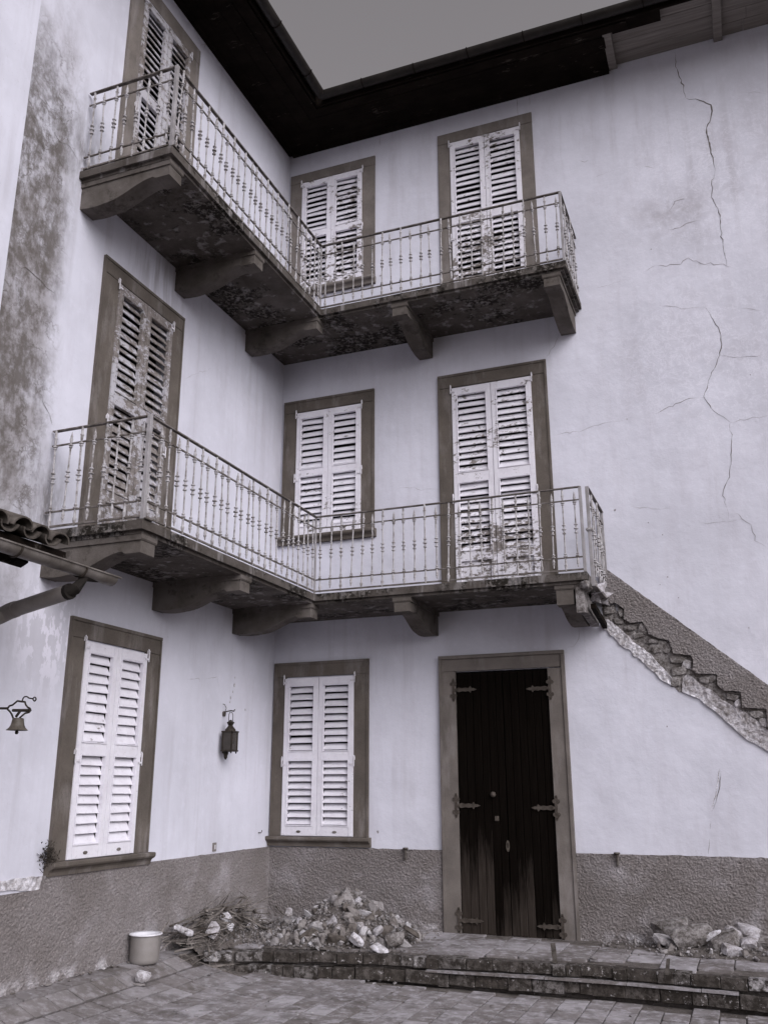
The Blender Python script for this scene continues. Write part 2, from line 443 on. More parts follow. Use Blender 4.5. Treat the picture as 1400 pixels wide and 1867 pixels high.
def f_mossbrick(t):
    r = t.rnd()
    c = t.ramp(r, [(0.0, (0.07, 0.060, 0.053)), (0.62, (0.125, 0.112, 0.104)), (0.86, (0.22, 0.205, 0.20)), (1.0, (0.50, 0.48, 0.49))])
    c = t.mix(t.ramp(t.noise(15, 7, 0.75), [(0.40, 0.0), (0.56, 1.0)]), c, (0.034, 0.029, 0.025))
    c = t.mix(t.ramp(t.noise(24, 6, 0.72, vec=t.map(loc=(3, 1, 2))), [(0.60, 0.0), (0.66, 1.0)]), c, (0.42, 0.40, 0.40))
    return [c, (t.noise(40, 6, 0.75), 0.9, 0.012)]
def f_dirt(t):
    c = t.mix(t.ramp(t.noise(9, 7, 0.7), [(0.35, 0.0), (0.66, 1.0)]), (0.075, 0.064, 0.057), (0.175, 0.157, 0.147))
    c = t.mix(t.ramp(t.noise(45, 5, 0.7), [(0.60, 0.0), (0.68, 1.0)]), c, (0.34, 0.32, 0.32))
    return [c, (t.noise(40, 6, 0.75), 1.0, 0.02)]
def f_rubble(t):
    r = t.rnd()
    c = t.ramp(r, [(0.0, (0.135, 0.118, 0.107)), (0.45, (0.25, 0.23, 0.222)), (0.8, (0.35, 0.332, 0.335)), (1.0, (0.50, 0.485, 0.50))])
    c = t.mix(t.ramp(t.noise(14, 6, 0.7), [(0.46, 0.0), (0.66, 1.0)]), c, t.mix(1.0, c, (0.48, 0.46, 0.45), 'MULTIPLY'))
    return [c, (t.noise(50, 6, 0.75), 0.8, 0.012)]
def f_plain(a, b, sc=8, det=5, bump=0.3):
    def f(t):
        return [t.mix(t.ramp(t.noise(sc, det, 0.68), [(0.36, 0.0), (0.66, 1.0)]), a, b), (t.noise(sc * 6, 4, 0.65), bump, 0.006)]
    return f

def f_grit(a, b, sc):
    def f(t):
        c = t.mix(t.ramp(t.noise(sc, 8, 0.75), [(0.38, 0.0), (0.62, 1.0)]), a, b)
        c = t.mix(t.ramp(t.noise(sc * 4, 6, 0.7), [(0.40, 0.0), (0.55, 1.0)]), t.mix(1.0, c, (0.68, 0.66, 0.65), 'MULTIPLY'), c)
        return [c, (t.m('ADD', t.noise(sc * 3, 5, 0.7), t.m('MULTIPLY', t.noise(sc * 14, 4, 0.7), 0.4)), 1.0, 0.018)]
    return f
MT = {
    'wall_r': mat('plaster_right', f_wall_right), 'wall_l': mat('plaster_left', f_wall_left),
    'pilaster': mat('plaster_pilaster', lambda t: [plaster_common(t), (t.noise(30, 5, 0.6), 0.3, 0.008)]),
    'rough': mat('roughcast', f_rough),
    'stone': mat('surround_stone', f_stone((0.094, 0.081, 0.070))),
    'stone_u': mat('surround_stone_worn', f_stone((0.138, 0.122, 0.110))),
    'stone_d': mat('door_stone', f_stone((0.122, 0.108, 0.098))),
    'iron': mat('flaking_iron', f_iron, 0.7), 'post': mat('painted_post', f_plain((0.23, 0.217, 0.217), (0.36, 0.345, 0.355), 6), 0.6), 'rail': mat('rail_iron', f_rail, 0.6),
    'slab': mat('balcony_concrete', f_slab), 'corbel': mat('corbel_stone', f_corbel),
    'eave': mat('tarred_wood', f_eave, 0.8, 0.04), 'board': mat('bare_boards', f_board), 'door': mat('door_wood', f_door, 0.85, 0.03),
    'paver': mat('paving_stone', f_paver), 'brick': mat('mossy_brick', f_mossbrick),
    'dirt': mat('dirt', f_dirt), 'rubble': mat('rubble', f_rubble),
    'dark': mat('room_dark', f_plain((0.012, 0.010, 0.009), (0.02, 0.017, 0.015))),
    'crack': mat('crack_and_shadow', f_plain((0.075, 0.064, 0.056), (0.20, 0.18, 0.17), 14)),
    'hair': mat('hairline', f_plain((0.24, 0.222, 0.225), (0.42, 0.40, 0.43), 9)),
    'flake': mat('bare_lime', f_grit((0.46, 0.44, 0.45), (0.74, 0.725, 0.77), 7)),
    'mortar': mat('lime_mortar', f_grit((0.30, 0.28, 0.275), (0.52, 0.50, 0.53), 6)),
    'masonry': mat('broken_masonry', f_grit((0.10, 0.088, 0.08), (0.33, 0.31, 0.305), 8)),
    'wire': mat('wrought_iron', f_plain((0.018, 0.014, 0.011), (0.05, 0.041, 0.034), 20), 0.6),
    'hinge': mat('door_iron', f_plain((0.045, 0.037, 0.031), (0.085, 0.072, 0.062), 18), 0.55),
    'brass': mat('dull_brass', f_plain((0.05, 0.042, 0.033), (0.105, 0.09, 0.075), 18), 0.5, 0.3),
    'hook': mat('painted_hook', f_plain((0.52, 0.50, 0.53), (0.72, 0.70, 0.74), 20), 0.6),
    'zinc': mat('zinc_gutter', f_plain((0.085, 0.073, 0.062), (0.19, 0.172, 0.158), 6, 6, 0.25), 0.5, 0.4),
    'tin': mat('black_tin', f_plain((0.010, 0.0075, 0.006), (0.022, 0.018, 0.015), 7), 0.5, 0.25),
    'pipe': mat('pipe_enamel', f_plain((0.15, 0.132, 0.118), (0.20, 0.182, 0.168), 7), 0.55, 0.35),
    'tile': mat('old_tile', f_plain((0.050, 0.042, 0.036), (0.135, 0.118, 0.105), 9, 7, 0.7)),
    'pot': mat('grey_enamel', f_plain((0.21, 0.192, 0.18), (0.27, 0.252, 0.242), 5), 0.4, 0.5),
    'enamel': mat('white_enamel', f_plain((0.66, 0.645, 0.68), (0.82, 0.81, 0.85), 5), 0.4, 0.5),
    'crumb': mat('crumbled_mortar', f_grit((0.12, 0.105, 0.095), (0.40, 0.38, 0.385), 11)),
    'twig': mat('dry_twig', f_plain((0.05, 0.041, 0.034), (0.26, 0.235, 0.218), 7)),
    'glass': mat('dusty_glass', f_plain((0.030, 0.025, 0.020), (0.05, 0.042, 0.034), 12), 0.25, 0.5),
    'plastic': mat('switch_plastic', f_plain((0.17, 0.15, 0.14), (0.21, 0.19, 0.18), 12), 0.5),
    'rust': mat('rusty_iron', f_plain((0.05, 0.042, 0.036), (0.13, 0.117, 0.107), 22)),
    'moss': mat('dry_moss', f_plain((0.02, 0.017, 0.014), (0.06, 0.05, 0.042), 30)),
}
PAINT = {}
def paint(peel, seed):
    k = (peel, seed)
    if k not in PAINT: PAINT[k] = mat('peeling_paint', f_paint(peel, seed, 1.0 if peel < 0.6 else 0.62, {14: 4.55, 15: 8.3, 13: 8.6}.get(seed, -9)), 0.7)
    return PAINT[k]

# ------------------------------------------------------------------ generic pieces
def fR(a, b, t): return (a, -t, b)          # right wall: a = x, b = z, t = towards the viewer
def fL(a, b, t): return (t, a, b)           # left wall: a = y, b = z
def nz(x, y, z, s=1.0): return noise.noise(Vector((x * s, y * s, z * s)))

def point_in(poly, a, b):
    c = False; n = len(poly); j = n - 1
    for i in range(n):
        if (poly[i][1] > b) != (poly[j][1] > b) and a < (poly[j][0] - poly[i][0]) * (b - poly[i][1]) / (poly[j][1] - poly[i][1]) + poly[i][0]:
            c = not c
        j = i
    return c

def rough_panel(name, poly, fn, thick, cell, amp, scale, mtl, parent, jitter=0.0, drop=0.06):
    """roughcast or broken mortar: a grid of the polygon with a really uneven face and its own thickness"""
    a0 = min(p[0] for p in poly); a1 = max(p[0] for p in poly); b0 = min(p[1] for p in poly); b1 = max(p[1] for p in poly)
    na = max(1, int(round((a1 - a0) / cell))); nb = max(1, int(round((b1 - b0) / cell)))
    ca, cb = (a1 - a0) / na, (b1 - b0) / nb
    vid = {}; vs = []; fs = []
    def V(i, j):
        if (i, j) not in vid:
            a, b = a0 + i * ca, b0 + j * cb
            h = nz(a, b, 1.7, scale) * 0.65 + nz(a, b, 5.1, scale * 2.1) * 0.35
            ja = jitter * nz(a, b, 9.1, 11); jb = jitter * nz(a, b, 3.3, 11)
            vid[i, j] = len(vs); vs.append(fn(a + ja, b + jb, thick + amp * h))
        return vid[i, j]
    for i in range(na):
        for j in range(nb):
            if point_in(poly, a0 + (i + .5) * ca, b0 + (j + .5) * cb):
                fs.append((V(i, j), V(i + 1, j), V(i + 1, j + 1), V(i, j + 1)))
    # skirt round the edge
    cnt = {}
    for f in fs:
        for k in range(4):
            e = (f[k], f[(k + 1) % 4]); key = tuple(sorted(e))
            cnt[key] = (cnt.get(key, (0, e))[0] + 1, e)
    inv = {v: k for k, v in vid.items()}
    snapped = {}
    for key, (c, e) in cnt.items():
        if c != 1: continue
        for v in e:
            if v in snapped: continue
            i, j = inv[v]; P_ = Vector((a0 + i * ca, b0 + j * cb)); best = None
            for q in range(len(poly)):
                A_, B_ = Vector(poly[q]), Vector(poly[(q + 1) % len(poly)])
                d2 = B_ - A_
                f = max(0, min(1, (P_ - A_).dot(d2) / max(1e-9, d2.length_squared)))
                Q_ = A_ + d2 * f
                if best is None or (Q_ - P_).length < (best - P_).length: best = Q_
            if (best - P_).length > cell * 1.2: best = P_
            h = nz(best.x, best.y, 1.7, scale)
            snapped[v] = best
            vs[v] = fn(best.x + jitter * nz(best.x, best.y, 9.1, 11), best.y + jitter * nz(best.x, best.y, 3.3, 11), thick + amp * h)
    back = {}
    def Bk(v):
        if v not in back:
            q_ = snapped[v]
            back[v] = len(vs); vs.append(fn(q_.x, q_.y, -drop * 0.05))
        return back[v]
    for key, (c, e) in list(cnt.items()):
        if c == 1:
            fs.append((e[1], e[0], Bk(e[0]), Bk(e[1])))
    m = MB(); m.v = [Vector(p) for p in vs]; m.f = fs
    return m.build(name, mtl, parent)

def ribbon(name, pts, fn, w, mtl, parent, off=0.0022, seed=0, jag=0.012):
    """a crack or painted shadow: jagged sliver that follows pts"""
    rd = random.Random(seed)
    P = []
    for i in range(len(pts) - 1):
        a, b = Vector(pts[i]), Vector(pts[i + 1])
        n = max(2, int((b - a).length / 0.045))
        for k in range(n):
            q = a.lerp(b, k / n)
            P.append(q + Vector((rd.uniform(-1, 1), rd.uniform(-1, 1))) * (jag if (k or i) else 0))
    P.append(Vector(pts[-1]))
    m = MB(); vs = []; n = len(P)
    for i, p in enumerate(P):
        t = (P[min(i + 1, n - 1)] - P[max(i - 1, 0)]).normalized()
        nn = Vector((-t.y, t.x))
        f = min(1.0, 4.0 * min(i, n - 1 - i) / n + 0.12)
        ww = w * 0.5 * f * rd.uniform(0.25, 1.3)
        for sgn in (1, -1):
            q = p + nn * ww * 0.5 * sgn
            vs.append(fn(q.x, q.y, off))
    m.add(vs, [(2 * i, 2 * i + 1, 2 * i + 3, 2 * i + 2) for i in range(n - 1)])
    return m.build(name, mtl, parent)

# ------------------------------------------------------------------ ground
GP = [(-1, 0.0), (0, -0.005), (0.27, -0.025), (0.37, -0.095), (0.8, -0.18), (1.5, -0.212), (3.2, -0.245), (7, -0.25), (99, -0.25)]
def gz(x):
    for (x0, z0), (x1, z1) in zip(GP, GP[1:]):
        if x <= x1: return z0 + (z1 - z0) * (x - x0) / (x1 - x0)
    return -0.25
EDGE = [(0.355, -2.05), (0.75, -1.785), (2.05, -1.555), (3.2, -1.50), (4.0, -1.475), (5.26, -1.60), (7.2, -1.65)]
def ey(x):
    if x <= EDGE[0][0]: return EDGE[0][1]
    for (x0, y0), (x1, y1) in zip(EDGE, EDGE[1:]):
        if x <= x1: return y0 + (y1 - y0) * (x - x0) / (x1 - x0)
    return EDGE[-1][1]

g = MB()
g.add([(-400, -400, -0.36), (400, -400, -0.36), (400, 400, -0.36), (-400, 400, -0.36)], [(0, 1, 2, 3)])
tag(g.build('ground', MT['dirt']), kind='structure')
pv = MB()
xs = [-0.2, 0, 0.15, 0.27, 0.37, 0.45, 0.6, 0.8, 1.1, 1.5, 2.3, 3.2, 5, 9, 13]
ys = [-16, -9, -5, -4, -3, -2, -1, -0.2, 0.1]
pv.v = [Vector((x, y, gz(x) - 0.010)) for x in xs for y in ys]
pv.f = [(i * len(ys) + j, (i + 1) * len(ys) + j, (i + 1) * len(ys) + j + 1, i * len(ys) + j + 1) for i in range(len(xs) - 1) for j in range(len(ys) - 1)]
pavement = tag(pv.build('pavement', MT['dirt']), kind='structure')
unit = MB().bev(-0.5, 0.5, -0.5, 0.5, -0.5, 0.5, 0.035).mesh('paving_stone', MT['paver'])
rp = random.Random(3)
def pave(parent, x0, x1, y0, y1, zf, cw, thick, inside, lens=(0.17, 0.33)):
    n = 0; x = x0
    while x < x1:
        w = cw * rp.uniform(0.92, 1.08)
        y = y0 - rp.uniform(0, 0.3)
        while y < y1:
            L = rp.uniform(*lens)
            cx, cy = x + w / 2, y + L / 2
            if inside(cx, cy, w, L):
                dz = rp.uniform(-0.004, 0.003)
                sl = (zf(cx + w / 2) - zf(cx - w / 2)) / w
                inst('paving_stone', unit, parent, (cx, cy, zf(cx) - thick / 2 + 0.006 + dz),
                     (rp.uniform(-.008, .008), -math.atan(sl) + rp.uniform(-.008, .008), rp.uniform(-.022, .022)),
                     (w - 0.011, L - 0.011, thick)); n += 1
            y += L
        x += w
    return n
def in_view(x, y, z, m=60):
    D = Vector((x, y, z)) - CAM
    w = D.dot(FWD)
    if w < 0.2: return False
    u = 700 + FPX * D.dot(RGT) / w; v = 933.5 - FPX * D.dot(UPV) / w
    return -m < u < 1400 + m and v < 1867 + m
pave(pavement, 0.02, 6.6, -4.9, -0.3, gz, 0.205, 0.05,
     lambda cx, cy, w, L: in_view(cx, cy, gz(cx), 100) and (cx + w / 2 < 0.40 and cy < -0.3 or cy + L * 0.35 < ey(cx) - 0.02))

# raised brick-edged terrace in front of the door
ter = MB()
tp = [(0.44, -0.02)] + [(x, y + 0.06) for x, y in EDGE[:]] + [(7.2, -0.02)]
tp[1] = (0.46, -1.97)
ter.prism(tp, lambda a, b, t: (a, b, t), -0.34, -0.012)
terrace = tag(ter.build('terrace', MT['dirt']), kind='structure')
pave(terrace, 0.5, 7.1, -2.2, -0.03, lambda x: 0.0, 0.30, 0.045,
     lambda cx, cy, w, L: cy - L / 2 > ey(cx) + 0.015 and cy + L / 2 < 0.0 and in_view(cx, cy, 0, 300), (0.3, 0.5))
ub = MB().bev(-0.5, 0.5, -0.5, 0.5, -0.5, 0.5, 0.03).mesh('brick', MT['brick'])
def course(z0, z1, fwd, dep, x0, x1):
    x = x0
    while x < x1:
        w = rp.choice((rp.uniform(0.10, 0.14), rp.uniform(0.2, 0.30)))
        xa, xb = x, x + w
        ya, yb = ey(xa), ey(xb)
        inst('brick', ub, terrace, ((xa + xb) / 2, (ya + yb) / 2 - fwd + dep / 2 + rp.uniform(-.016, .012), (z0 + z1) / 2 + rp.uniform(-.007, .004)),
             (rp.uniform(-.12, .12), rp.uniform(-.045, .045), math.atan2(yb - ya, xb - xa) + rp.uniform(-.03, .03)),
             (w - 0.003, dep, z1 - z0 + rp.uniform(-.006, .004)))
        x += w
course(-0.082, 0.004, 0.0, 0.13, 0.375, 7.0)
course(-0.215, -0.112, 0.03, 0.16, 0.345, 7.0)
ts = MB()
x = 2.45
while x < 5.05:
    w = rp.uniform(0.4, 0.7); xa, xb = x, min(x + w, 5.08)
    ts = MB().prism([(xa, ey(xa) - 0.055), (xb - 0.006, ey(xb) - 0.055), (xb - 0.006, ey(xb) + 0.05), (xa, ey(xa) + 0.05)], lambda a, b, t: (a, b, t), -0.112, -0.097 + rp.uniform(-.002, .003))
    ts.build('tread_strip', MT['paver'], terrace); x += w

# ------------------------------------------------------------------ the house
house = empty('old_house', (0, 0, 0))
tag(house, 'old three storey stuccoed house round an inner corner with balconies, louvred shutters and plank door', 'house')

ZT = 10.62                                  # top of the walls, hidden by the eaves
# openings behind the shutters (a0,a1,z0,z1)
OPR = [(0.235, 1.135, 8.08, 9.80), (2.45, 3.38, 7.10, 9.83), (0.25, 1.135, 4.53, 6.20), (2.39, 3.36, 3.545, 6.21), (0.185, 1.065, 0.95, 2.72), (2.32, 3.388, -0.02, 2.722)]
OPL = [(-3.555, -2.67, 7.10, 9.83), (-3.55, -2.65, 3.545, 6.25), (-3.565, -2.675, 0.92, 2.69)]
def wall_mesh(fn, a0, a1, z0, z1, ops, back):
    A = sorted({a0, a1, *[o[0] for o in ops], *[o[1] for o in ops]}); Z = sorted({z0, z1, *[o[2] for o in ops], *[o[3] for o in ops]})
    m = MB(); vid = {}
    def V(a, z, t):
        k = (a, z, t)
        if k not in vid: vid[k] = len(m.v); m.v.append(Vector(fn(a, z, t)))
        return vid[k]
    for a, b in zip(A, A[1:]):
        for c, d in zip(Z, Z[1:]):
            if any(o[0] <= a and b <= o[1] and o[2] <= c and d <= o[3] for o in ops): continue
            m.f.append((V(a, c, 0), V(b, c, 0), V(b, d, 0), V(a, d, 0)))
            m.f.append((V(a, d, -back), V(b, d, -back), V(b, c, -back), V(a, c, -back)))
    for o in ops:
        for (p, q) in (((o[0], o[2]), (o[1], o[2])), ((o[1], o[2]), (o[1], o[3])), ((o[1], o[3]), (o[0], o[3])), ((o[0], o[3]), (o[0], o[2]))):
            m.f.append((V(*p, 0), V(*q, 0), V(*q, -back), V(*p, -back)))
    for (p, q) in (((a0, z1), (a1, z1)), ((a0, z0), (a0, z1)), ((a1, z0), (a1, z1))):
        m.f.append((V(*p, 0), V(*q, 0), V(*q, -back), V(*p, -back)))
    return m
wallR = wall_mesh(fR, 0.0, 9.5, -0.3, ZT, OPR, 0.3).build('wall', MT['wall_r'], house)
wallR['label'] = 'right hand plastered wall with the door and long cracks'
wallL = wall_mesh(fL, -11.0, -0.0005, -0.3, ZT, OPL, 0.3).build('wall', MT['wall_l'], house)
wallL['label'] = 'left hand plastered wall with black grime down one strip'
# lighter pilaster strip at the left
MB().bev(0.001, 0.016, -5.9, -4.985, 3.2, ZT - .01, 0.004).build('pilaster_strip', MT['pilaster'], wallL)

# plinth of roughcast render
rough_panel('plinth', [(0.03, -0.28), (2.135, -0.28), (2.135, 0.812), (0.03, 0.806)], fR, 0.030, 0.0092, 0.0115, 58, MT['rough'], house, 0.014)
rough_panel('plinth', [(3.565, -0.28), (6.8, -0.28), (6.8, 0.80), (3.565, 0.812)], fR, 0.030, 0.0092, 0.0115, 58, MT['rough'], house, 0.014)
rough_panel('plinth', [(-4.9, -0.28), (-0.0, -0.28), (-0.0, 0.808), (-3.8, 0.80), (-3.84, 0.70), (-4.9, 0.70)], fL, 0.030, 0.0092, 0.0115, 58, MT['rough'], house, 0.014)

# ------------------------------------------------------------------ shuttered windows
SLATS = {}
def slat_mesh(w, pm, wob):
    k = (round(w, 3), pm.name, wob)
    if k not in SLATS:
        h, t = 0.0435, 0.0055
        SLATS[k] = MB().bev(-w / 2, w / 2, -t, t, -h, h, 0.002).mesh('slat', pm)
    return SLATS[k]

def window(fn, side, a0, a1, z0, z1, s0, s1, sz0, sz1, panels, peel, seed, stone, sill=True, pitch=0.083, wob=0.0, sillw=0.06, top_mould=True, skew=0):
    """fn maps wall coords; outer surround a0..a1, z0..z1; shutters s0..s1, sz0..sz1; panels = fractions of the leaf: list of (kind, f0, f1)"""
    rd = random.Random(seed)
    base = fn((a0 + a1) / 2, z0, 0)
    W = empty('window', base, house)
    pm = paint(peel, seed)
    pr = 0.024
    d = -0.16
    lz = sz1 + 0.018
    # stone surround in three or four blocks
    def blk(name, p, q, r, s, t0, t1, mtl):
        m = MB(); e = 0.004
        m.prism([(p, r), (q, r), (q, s), (p, s)], fn, t0, t1 - e)
        m.prism([(p + e, r + e), (q - e, r + e), (q - e, s - e), (p + e, s - e)], fn, t1 - e, t1)
        return m.build(name, mtl, W)
    ji = 0.010
    blk('jamb', a0, s0 + ji, z0, lz - 0.0015, d, pr, stone)
    blk('jamb', s1 - ji, a1, z0, lz - 0.0015, d, pr, stone)
    blk('lintel', a0 - 0.002, a1 + 0.002, lz + 0.0015, z1, d, pr + 0.001, stone)
    if top_mould:
        blk('moulding', a0 - 0.006, a1 + 0.006, z1 - 0.028, z1 + 0.006, -0.02, pr + 0.012, stone)
        blk('moulding', a0 - 0.006, a0 + 0.022, z0, z1 - 0.030, -0.02, pr + 0.010, stone)
        blk('moulding', a1 - 0.022, a1 + 0.006, z0, z1 - 0.030, -0.02, pr + 0.010, stone)
    if sill:
        m = MB()
        sa, sb = a0 - sillw, a1 + sillw
        prof = [(0.0, z0 - 0.105), (0.045, z0 - 0.105), (0.050, z0 - 0.075), (0.062, z0 - 0.058), (0.088, z0 - 0.045), (0.098, z0 - 0.03), (0.098, z0 - 0.006), (0.085, z0 + 0.0), (-0.15, z0 + 0.0)]
        n = len(prof)
        vs = [fn(sa, z, t) for t, z in prof] + [fn(sb, z, t) for t, z in prof]
        fs = [tuple(range(n)), tuple(range(n, 2 * n))] + [(k, (k + 1) % n, n + (k + 1) % n, n + k) for k in range(n)]
        m.add(vs, fs); m.build('sill', stone, W)
    else:
        blk('threshold', s0, s1, z0 - 0.03, sz0 - 0.004, d, pr - 0.004, stone)
    # dark room behind the louvres
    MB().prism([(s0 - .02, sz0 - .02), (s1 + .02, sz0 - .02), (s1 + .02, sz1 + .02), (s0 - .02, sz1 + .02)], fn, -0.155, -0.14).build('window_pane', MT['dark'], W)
    # two leaves
    mid = (s0 + s1) / 2
    st, T0, T1 = 0.056, 0.000, 0.036
    H = sz1 - sz0
    for k, (la, lb) in enumerate(((s0 + 0.001, mid - 0.0025), (mid + 0.0025, s1 - 0.001))):
        dt = rd.uniform(0, 0.006)
        m = MB()
        def B(p, q, r, s, t0=T0, t1=T1):
            e = 0.003
            m.prism([(p, r), (q, r), (q, s), (p, s)], fn, t0 + dt, t1 + dt - e)
            m.prism([(p + e, r + e), (q - e, r + e), (q - e, s - e), (p + e, s - e)], fn, t1 + dt - e, t1 + dt)
        B(la, la + st, sz0, sz1); B(lb - st, lb, sz0, sz1)
        ia, ib = la + st, lb - st
        # rails between the panels
        cuts = [0.0] + [f for p in panels for f in (p[1], p[2])] + [1.0]
        for c0, c1 in zip(cuts[0::2], cuts[1::2]):
            B(ia, ib, sz0 + H * c0, sz0 + H * c1, T0 + 0.001, T1 - 0.002)
        for kind, f0, f1 in panels:
            b0, b1 = sz0 + H * f0, sz0 + H * f1
            bd = 0.012
            # bead round each panel
            B(ia, ia + bd, b0, b1, T0 + .004, T1 + 0.006); B(ib - bd, ib, b0, b1, T0 + .004, T1 + 0.006)
            B(ia + bd, ib - bd, b0, b0 + bd, T0 + .004, T1 + 0.006); B(ia + bd, ib - bd, b1 - bd, b1, T0 + .004, T1 + 0.006)
        leaf = m.build('shutter_leaf', pm, W)
        ca = (ia + ib) / 2
        for kind, f0, f1 in panels:
            b0, b1 = sz0 + H * f0 + 0.012, sz0 + H * f1 - 0.012
            if kind == 'L':
                n = max(3, int(round((b1 - b0) / pitch)))
                p = (b1 - b0) / n
                me = slat_mesh(ib - ia - 0.026, pm, 0)
                for q in range(n):
                    zc = b0 + (q + 0.5) * p
                    tilt = -radians({11: 42, 16: 25}.get(seed, 26 if side == 'L' else 30)) + rd.gauss(0, 0.03 + wob)
                    roll = rd.gauss(0, 0.006 + wob * 0.25)
                    rot = Matrix.Rotation(tilt, 4, 'X')
                    rm = Matrix.Rotation(roll, 4, 'Y') @ rot
                    if side == 'L': rm = Matrix.Rotation(radians(90), 4, 'Z') @ rm
                    inst('slat', me, W, fn(ca, zc + rd.gauss(0, 0.0015 + wob * .03), -0.003 + dt), rm.to_euler())
            else:
                e = 0.0
                MB().prism([(ia + 0.013, b0 + .001), (ib - 0.013, b0 + .001), (ib - 0.013, b1 - .001), (ia + 0.013, b1 - .001)], fn, 0.002 + dt, 0.016 + dt).build('panel', pm, W)
        # pintle hinges at the outer stile
        hx = la - 0.012 if k == 0 else lb + 0.012
        for zz in (sz1 - 0.03, sz0 + H * 0.45):
            hm = MB()
            hm.tube([fn(hx, zz - 0.045, 0.045), fn(hx, zz + 0.02, 0.045), fn(hx, zz + 0.06, 0.047), fn(hx, zz + 0.075, 0.038), fn(hx, zz + 0.06, 0.028), fn(hx, zz + 0.03, 0.026)], 0.007, 6)
            hm.prism([(hx - 0.006, zz - 0.03), (hx + (0.05 if k == 0 else -0.05), zz - 0.03), (hx + (0.05 if k == 0 else -0.05), zz - 0.012), (hx - 0.006, zz - 0.012)], fn, T1 + dt + 0.001, T1 + dt + 0.012)
            hm.build('hinge', MT['hook'], W, smooth=False)
        # small oval catch at the foot of each leaf
        if sill:
            cm = MB(); an = [(ca + 0.028 * cos(x * pi / 5), sz0 + 0.045 + 0.014 * sin(x * pi / 5)) for x in range(10)]
            cm.prism(an, fn, T1 + dt - 0.001, T1 + dt + 0.004); cm.build('catch_plate', MT['rail'], W)
    return W

LL = [('L', 0.058, 0.468), ('L', 0.520, 0.952)]
DD = [('P', 0.035, 0.165), ('L', 0.205, 0.53), ('L', 0.575, 0.965)]
w = window(fR, 'R', 0.024, 1.258, 0.926, 2.925, 0.172, 1.080, 0.934, 2.736, LL, 0.12, 11, MT['stone'], sillw=0.035); w['label'] = 'ground floor window in the right wall, clean white shutters'
w = window(fR, 'R', 0.046, 1.325, 4.53, 6.405, 0.236, 1.154, 4.54, 6.224, LL, 0.30, 12, MT['stone'], sillw=0.03, wob=0.02); w['label'] = 'first floor window beside the inner corner'
w = window(fR, 'R', 0.029, 1.337, 8.06, 9.985, 0.222, 1.150, 8.07, 9.815, LL, 0.48, 13, MT['stone_u'], sillw=0.01, top_mould=False, wob=0.05); w['label'] = 'top floor window beside the inner corner, peeling shutters'
w = window(fR, 'R', 2.197, 3.556, 3.565, 6.42, 2.373, 3.372, 3.575, 6.230, DD, 0.40, 14, MT['stone'], sill=False, wob=0.03); w['label'] = 'first floor balcony door in the right wall, paint flaking low down'
w = window(fR, 'R', 2.262, 3.563, 7.125, 10.03, 2.437, 3.392, 7.135, 9.852, DD, 0.45, 15, MT['stone_u'], sill=False, top_mould=False, wob=0.05); w['label'] = 'top floor balcony door in the right wall'
w = window(fL, 'L', -3.765, -2.436, 0.895, 2.893, -3.575, -2.664, 0.902, 2.707, LL, 0.22, 16, MT['stone'], sillw=0.03, wob=0.02); w['label'] = 'ground floor window in the left wall, bright white shutters'
w = window(fL, 'L', -3.785, -2.422, 3.565, 6.452, -3.562, -2.637, 3.575, 6.266, DD, 0.86, 17, MT['stone'], sill=False, wob=0.06); w['label'] = 'first floor balcony door in the left wall, shutters weathered to bare wood'
w = window(fL, 'L', -3.775, -2.455, 7.125, 10.08, -3.565, -2.66, 7.135, 9.85, DD, 0.70, 18, MT['stone_u'], sill=False, top_mould=False, wob=0.06); w['label'] = 'top floor balcony door in the left wall'

# ------------------------------------------------------------------ plank door
door = empty('door', (2.85, 0, 0), house)
door['label'] = 'dark plank double door with strap hinges'
def dblk(name, p, q, r, s, t0, t1, mtl=MT['stone_d']):
    m = MB(); e = 0.005
    m.prism([(p, r), (q, r), (q, s), (p, s)], fR, t0, t1 - e)
    m.prism([(p + e, r), (q - e, r), (q - e, s - e), (p + e, s - e)], fR, t1 - e, t1)
    return m.build(name, mtl, door)
dblk('jamb', 2.146, 2.330, -0.02, 2.727, -0.16, 0.042)
dblk('jamb', 3.382, 3.560, -0.02, 2.717, -0.16, 0.042)
dblk('lintel', 2.150, 3.562, 2.7295, 2.895, -0.16, 0.043)
dblk('moulding', 2.138, 3.574, 2.868, 2.906, -0.01, 0.066)
dblk('moulding', 2.138, 2.172, -0.02, 2.866, -0.01, 0.058)
dblk('moulding', 3.538, 3.574, -0.02, 2.866, -0.01, 0.058)
MB().box(2.30, 3.40, 0.10, 0.112, -0.29, 2.73).build('backing_board', MT['dark'], door)
wd = [0.098, 0.093, 0.088, 0.086, 0.086, 0.080]
x = 2.336
rd = random.Random(5)
def plank(x, w_, fy=0.0):
    y = -0.024 + rd.uniform(-0.004, 0.004) + fy
    m = MB().bev(x + 0.002, x + w_ - 0.002, y, y + 0.035, -0.02 + rd.uniform(0, .012), 2.708 - rd.uniform(0, .004), 0.004)
    m.build('plank', MT['door'], door)
for w_ in wd: plank(x, w_); x += w_
xm = x
x += 0.006
n = 6; ww = (3.377 - x) / n
for i in range(n): plank(x, ww); x += ww
